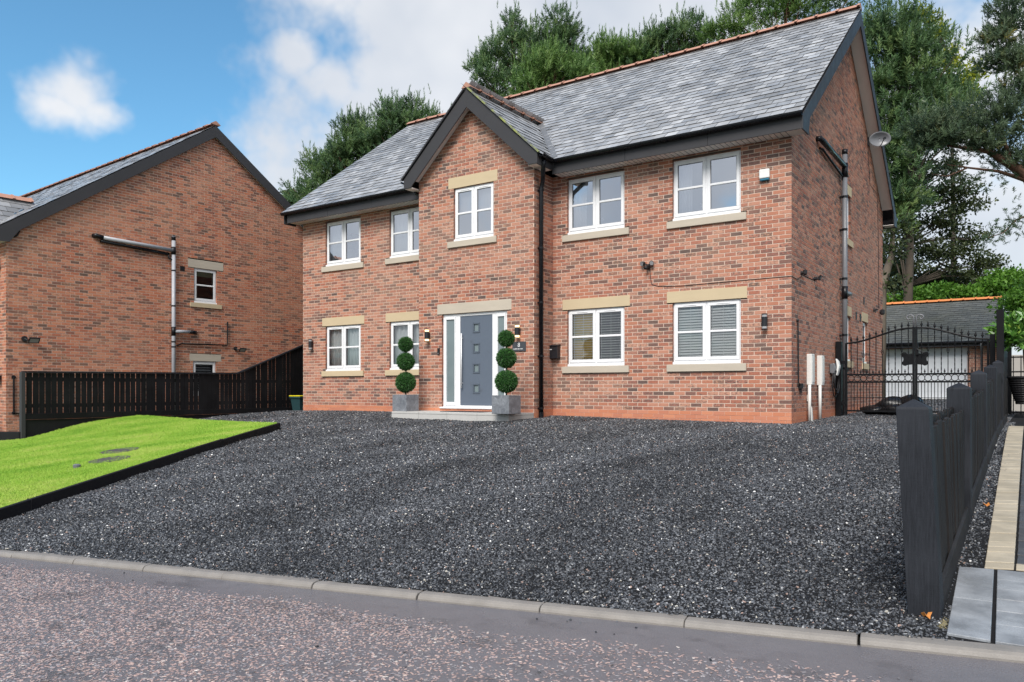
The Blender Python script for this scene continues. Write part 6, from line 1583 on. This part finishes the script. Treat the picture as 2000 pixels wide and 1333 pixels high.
def pine(label, d, lobes, base_px, mk='pine', dens=1.0, shoot=.44, trunk_r=.22, bark='bark_red', top=None, limbs=True, group='pine trees behind the house', upb=.9):
    L = [lob(*l[:4], d, *(l[4:] if len(l) > 4 else ())) for l in lobes]
    if base_px < 1700:          # the crown goes on below the roof line
        yb_ = max(l[1] + l[3] * .6 for l in lobes); xm = sum(l[0] for l in lobes) / len(lobes); rw = (max(l[0] + l[2] for l in lobes) - min(l[0] - l[2] for l in lobes)) / 2
        L += [lob(xm - rw * .3, yb_ + 45, rw * .6, 50, d), lob(xm + rw * .35, yb_ + 60, rw * .55, 50, d), lob(xm, yb_ + 130, rw * .6, 50, d)]
    bx = atD(base_px, 700, d); zb = bank_z(bx[0], bx[1]) if bx[1] > 9 else -.2
    t = thing('pine_tree', (bx[0], bx[1], zb), label, 'tree', group)
    Ps = []; Ds = []; tips = []; cand = []
    for c, a, b, h in L:
        ncl = max(5, int(dens * 12.5 * (a * h) ** .9 + 5))
        Dn = rng.normal(size=(ncl, 3)); Dn /= np.linalg.norm(Dn, axis=1)[:, None]; Dn[:, 1] -= .15
        r = rng.uniform(.45, 1.0, ncl)[:, None]; Cc = ell(c, a, b, h, Dn * r)
        for q, dn in zip(Cc, Dn):
            k = rng.integers(14, 20); o = rng.normal(size=(k, 3)); o /= np.linalg.norm(o, axis=1)[:, None]; o[:, 2] = np.abs(o[:, 2]) * 1.1 - .25
            cand.append(q + rng.normal(size=(3, 3)) * np.array([.3, .3, .12]) * (shoot / .44) + UV * shoot * .9) if dn[2] > -.1 else None
            od = dn[0] * RV + dn[1] * FV + dn[2] * UV; rc = shoot * rng.uniform(.75, 1.25)
            Ps.append(q + o * rc * np.array([1, 1, .7])); Ds.append(o * .8 + od * .25 + UV * upb * .8 + rng.normal(size=(k, 3)) * .15)
        tips += list(Cc[::max(1, ncl // 5)])
    P = np.concatenate(Ps); D = np.concatenate(Ds); Sc = shoot * rng.uniform(.65, 1.2, len(P))
    tvk = rng.integers(0, 3, len(P)); V = shoots(P, D, Sc, tvk); nf = len(V) // 3
    tn = np.concatenate([np.clip(np.full(len(p_), rng.normal(.5, .24)) + rng.normal(0, .12, len(p_)), 0, 1) for p_ in Ps]); tn = np.repeat(np.concatenate([tn[tvk == k] for k in range(3)]), 16)
    npmesh('crown', V, np.arange(3 * nf).reshape(-1, 3), M[mk], t, attr=tn)
    if cand:
        Pc = np.concatenate(cand); T_ = CANDLE; Dc = UV + rng.normal(size=(len(Pc), 3)) * .16; Dc /= np.linalg.norm(Dc, axis=1)[:, None]
        A2 = np.cross(Dc, rng.normal(size=(len(Pc), 3))); A2 /= np.linalg.norm(A2, axis=1)[:, None]; B2 = np.cross(Dc, A2); S2 = (shoot * rng.uniform(1.1, 1.8, len(Pc)))[:, None, None]
        Vc = (Pc[:, None] + S2 * (T_[None, :, 0:1] * A2[:, None] + T_[None, :, 1:2] * B2[:, None] + T_[None, :, 2:3] * Dc[:, None])).reshape(-1, 3)
        npmesh('shoot_tips', Vc, np.arange(len(Vc)).reshape(-1, 3), M[mk], t, attr=np.repeat(np.clip(rng.normal(.55, .2, len(Pc)), 0, 1), len(T_) // 3))
    cm = np.mean([l[0] for l in L], axis=0); tp = max(L, key=lambda l: l[0][2]); tpp = tp[0] + UV * tp[3] * .5
    if top is not None: tpp = np.array(atD(*top, d))
    b = MB(); n_ = 8
    pts = [np.array([bx[0], bx[1], zb - .2]) * (1 - f) + tpp * f + (RV * .25 * math.sin(f * 5 + base_px)) * f * (1 - f) * 4 for f in np.linspace(0, 1, n_)]
    b.tube([tuple(p) for p in pts], [trunk_r * (1 - .82 * f) for f in np.linspace(0, 1, n_)], 8); tk = b.build('trunk', M[bark], t, smooth=True)
    if limbs:
        b = MB()
        for q in tips:
            f = np.clip((q[2] - 1.2 - pts[0][2]) / (pts[-1][2] - pts[0][2]), .15, .95); s = pts[0] * (1 - f) + pts[-1] * f
            i = int(f * (n_ - 1)); s = pts[min(i, n_ - 1)]; m_ = (s + q) / 2 + UV * .3
            b.tube([tuple(s), tuple(m_), tuple(q)], [.05, .03, .010], 5)
        b.build('limbs', M[bark], tk)
    return t
pine('low dark pine top at the far left of the roof slope', 42, [(600, 392, 38, 28), (625, 350, 36, 45), (655, 335, 35, 45)], 640, 'pine', 1.3)
pine('slender pine showing midway up the left roof verge', 41, [(680, 300, 34, 50), (708, 290, 38, 50), (735, 300, 45, 50), (694, 260, 16, 22)], 720, 'pine', 1.3)
pine('pine rising just left of the porch gable', 40, [(765, 245, 38, 48), (795, 240, 38, 42), (760, 290, 60, 40), (830, 250, 35, 30), (858, 262, 22, 20), (885, 262, 14, 12)], 800, 'pine', 1.3)
pine('tall broad pine above the roof right of the porch', 40, [(1010, 115, 70, 60), (1085, 75, 34, 45), (955, 165, 40, 50), (1110, 110, 28, 45), (1030, 175, 90, 50), (1060, 120, 60, 50), (1000, 60, 20, 22)], 1050, 'pine', 1.15)
pine('bright green young pine in front of the tall broad pine', 37, [(1072, 150, 48, 42), (1115, 150, 42, 28), (1035, 172, 36, 22), (1078, 120, 26, 20)], 1080, 'pine_b', 1.5, .42, .12)
pine('dark narrow pine with spiky tips above mid roof', 41, [(1176, 108, 22, 32), (1155, 135, 30, 28), (1210, 118, 36, 30), (1240, 125, 36, 30)], 1190, 'pine_b', 1.5)
pine('grey-green bushy pine above the right half of the roof', 41, [(1338, 88, 34, 45), (1300, 100, 40, 40), (1268, 110, 34, 36), (1360, 100, 18, 30), (1230, 128, 40, 24)], 1310, 'pine', 1.4)
pine('pine cut by the top picture edge left of the roof apex', 38, [(1500, 25, 60, 40), (1570, 5, 75, 45), (1435, 55, 26, 34), (1635, -8, 45, 35), (1540, -60, 80, 60), (1400, 78, 18, 16)], 1540, 'pine_b', 1.1)
pine('tall full-crowned pine right behind the roof gable', 35, [(1755, 82, 55, 52), (1790, 150, 70, 70), (1728, 170, 46, 80), (1745, 245, 62, 60), (1815, 235, 62, 60), (1738, 330, 34, 60), (1735, 420, 26, 50), (1780, 300, 60, 40), (1850, 190, 34, 40), (1765, 395, 36, 28), (1712, 90, 26, 60)], 1771, 'pine', 1.15, .55, .26, 'bark', top=(1762, 60))
pine('spreading pine with level boughs entering from the right edge', 25, [(1985, 62, 26, 45), (1992, 125, 44, 28), (1955, 40, 8, 26), (1978, 185, 48, 30), (1925, 232, 55, 22), (1868, 262, 62, 20), (1950, 262, 62, 30), (1800, 250, 40, 22), (1835, 285, 60, 20), (1985, 322, 34, 16), (1940, 80, 12, 10), (1945, 125, 14, 10), (1905, 290, 40, 16)], 2075, 'pine_d', 2.0, .36, .30, 'bark_red', top=(2060, 60), upb=.75, limbs=False)
t = [o for o in bpy.data.objects if o.name.startswith('pine_tree')][-1]
tq = lambda *p: [atD(x, y, 25) for x, y in p]
b = MB(); b.tube(tq((2060, 480), (2012, 350), (1975, 322), (1930, 296), (1850, 285)), [.26, .20, .15, .09, .03], 8)
b.tube(tq((2010, 355), (1950, 335), (1890, 328), (1850, 322)), [.07, .05, .03, .012], 6).tube(tq((1890, 328), (1850, 345), (1820, 340)), [.03, .02, .008], 5).tube(tq((2060, 400), (1985, 430), (1960, 455), (1930, 465)), [.05, .03, .02, .01], 5).tube(tq((1975, 322), (1960, 270), (1940, 240)), [.09, .06, .03], 6)
b.build('bough', M['bark_red'], t, smooth=True)
n_ = 260; U_ = rng.random(n_); base = np.array([[atD(np.interp(u, [0, .5, 1], [1985, 1955, 1930]), np.interp(u, [0, .5, 1], [430, 452, 470]), 25)] for u in U_]).reshape(-1, 3)
P = base + rng.normal(size=(n_, 3)) * .22; V = shoots(P[:70], rng.normal(size=(70, 3)) + UV * .3, .28 * np.ones(70)); npmesh('hanging_sprays', V, np.arange(len(V)).reshape(-1, 3), M['pine_d'], t, attr=np.full(len(V) // 3, .4))
P2 = np.array([atD(rng.uniform(1790, 1990), rng.normal(345, 22), 25) for _ in range(90)]); V = shoots(P2, rng.normal(size=(90, 3)) + UV * .4, .26 * np.ones(90)); npmesh('hanging_sprays', V, np.arange(len(V)).reshape(-1, 3), M['pine_d'], t, attr=np.full(len(V) // 3, .4))
def broadleaf(name, label, d, lobes, base_px, trunk_pts, n_, size, mk, tr=.2, cat='tree', shell=.1, group=None, bark='bark', limbs=True):
    L = [lob(*l[:4], d) for l in lobes]; bx = atD(base_px, 700, d); zb = bank_z(bx[0], bx[1]) if bx[1] > 9 else -.2
    t = thing(name, (bx[0], bx[1], zb), label, cat, group)
    blobs = [(tuple(c), (a, (a + h) / 2, h)) for c, a, b, h in L]
    # many small sprays inside each lobe so that light falls through between them
    sub = []
    for c, a, b, h in L:
        for _ in range(int(7 + 10 * a * h)):
            D = rng.normal(size=(1, 3)); D /= np.linalg.norm(D); q = ell(c, a, b, h, D * rng.uniform(.2, 1.0))[0]; r = rng.uniform(.25, .6); sub.append((tuple(q), (r * 1.5, r * 1.5, r * .55)))
    leaf_cloud('crown', sub, n_, size, M[mk], t, .2, .1, .1, .6)
    b = MB(); tp = trunk_pts if trunk_pts else None
    if tp: pts = [atD(x, y, d) for x, y in tp]; pts[0] = (pts[0][0], pts[0][1], min(pts[0][2], zb - .1))
    else: pts = [(bx[0], bx[1], zb - .1), tuple(np.mean([l[0] for l in L], axis=0))]
    b.tube(pts, [tr * (1 - .75 * i / max(1, len(pts) - 1)) for i in range(len(pts))], 8)
    tk = b.build('trunk', M[bark], t, smooth=True)
    if limbs:
        b = MB()
        for c, a, bb, h in L:
            for q in (c, c + RV * a * .7, c - RV * a * .6):
                s = min(pts, key=lambda p: (p[2] - (q[2] - 1.0)) ** 2); b.tube([s, tuple((np.array(s) + q) / 2 + UV * .25), tuple(q)], [.05, .03, .008], 5)
        b.build('limbs', M[bark], tk)
    return t
broadleaf('broadleaf_tree', 'sparse dark-leaved tree with straight trunk behind the garage', 38, [(1795, 345, 55, 40), (1850, 375, 60, 32), (1775, 440, 48, 55), (1845, 430, 60, 36), (1905, 470, 50, 30), (1850, 495, 70, 32), (1770, 520, 40, 36), (1925, 515, 36, 22), (1840, 330, 50, 26), (1885, 400, 40, 22), (1875, 540, 55, 24)], 1771, [(1771, 640), (1771, 560), (1772, 480), (1774, 400), (1776, 300)], 12500, .17, 'beech', .25)
broadleaf('autumn_tree', 'yellow-green autumn tree between the two right-hand pines', 46, [(1856, 125, 30, 40), (1880, 165, 30, 36), (1850, 175, 26, 30), (1900, 185, 26, 18), (1796, 25, 9, 16), (1815, 40, 9, 16), (1835, 65, 14, 18), (1905, 140, 18, 20), (1890, 230, 30, 24)], 1860, [(1860, 640), (1862, 400), (1858, 220), (1850, 110)], 3300, .24, 'lime', .16)
broadleaf('garden_tree', 'leaning pale trunk tree against the back corner of the house', 27, [(1738, 500, 16, 40), (1736, 455, 14, 30), (1733, 560, 14, 30)], 1724, [(1718, 640), (1722, 560), (1732, 528), (1741, 500), (1744, 455), (1740, 400)], 900, .15, 'beech', .19, bark='bark_pale', limbs=False)
broadleaf('dark_shrub', 'dark evergreen shrubs in shade above the garage ridge, left', 40, [(1760, 555, 45, 34), (1820, 545, 60, 34), (1880, 560, 50, 26), (1740, 520, 30, 40)], 1800, None, 6500, .19, 'beech', .1, 'shrub', limbs=False)
broadleaf('hedge', 'bright green hedge running behind the garage ridge', 36, [(1750, 588, 40, 20), (1800, 583, 40, 20), (1850, 574, 42, 22), (1900, 572, 42, 22), (1950, 566, 42, 30), (1995, 560, 40, 34), (1960, 545, 30, 22), (2030, 560, 40, 40)], 1850, None, 15000, .17, 'hedge', .1, 'hedge', limbs=False)
broadleaf('tall_hedge', 'mid green leafy hedge right of the garage gable', 27, [(1985, 592, 20, 30), (2008, 580, 28, 36), (2000, 640, 24, 40), (2035, 600, 40, 60)], 2000, None, 9000, .12, 'hedge', .1, 'hedge', limbs=False)
broadleaf('small_tree', 'small dark leafy tree between the two roofs at left', 48, [(572, 384, 18, 14), (590, 392, 22, 16), (562, 396, 14, 14), (610, 400, 22, 18)], 580, None, 1800, .22, 'beech', .12, limbs=False)
# plant at the neighbour's door
c = onX(2, 835, NXW - .3); t = thing('potted_shrub', (c[0], c[1] - .6, -.9), 'small spiky green shrub by the neighbour corner at the left edge', 'shrub')
leaf_cloud('foliage', [((NXW - .25, NY0 - .55, -.30), (.12, .12, .26)), ((NXW - .22, NY0 - .5, -.42), (.15, .15, .2))], 420, .16, M['hedge'], t, .2, .1, .9, .18); MB().lathe((NXW - .25, NY0 - .55, -.92), [(.12, 0), (.17, .32), (.16, .34)], 16).build('shrub_pot', M['pipe_grey'], t)
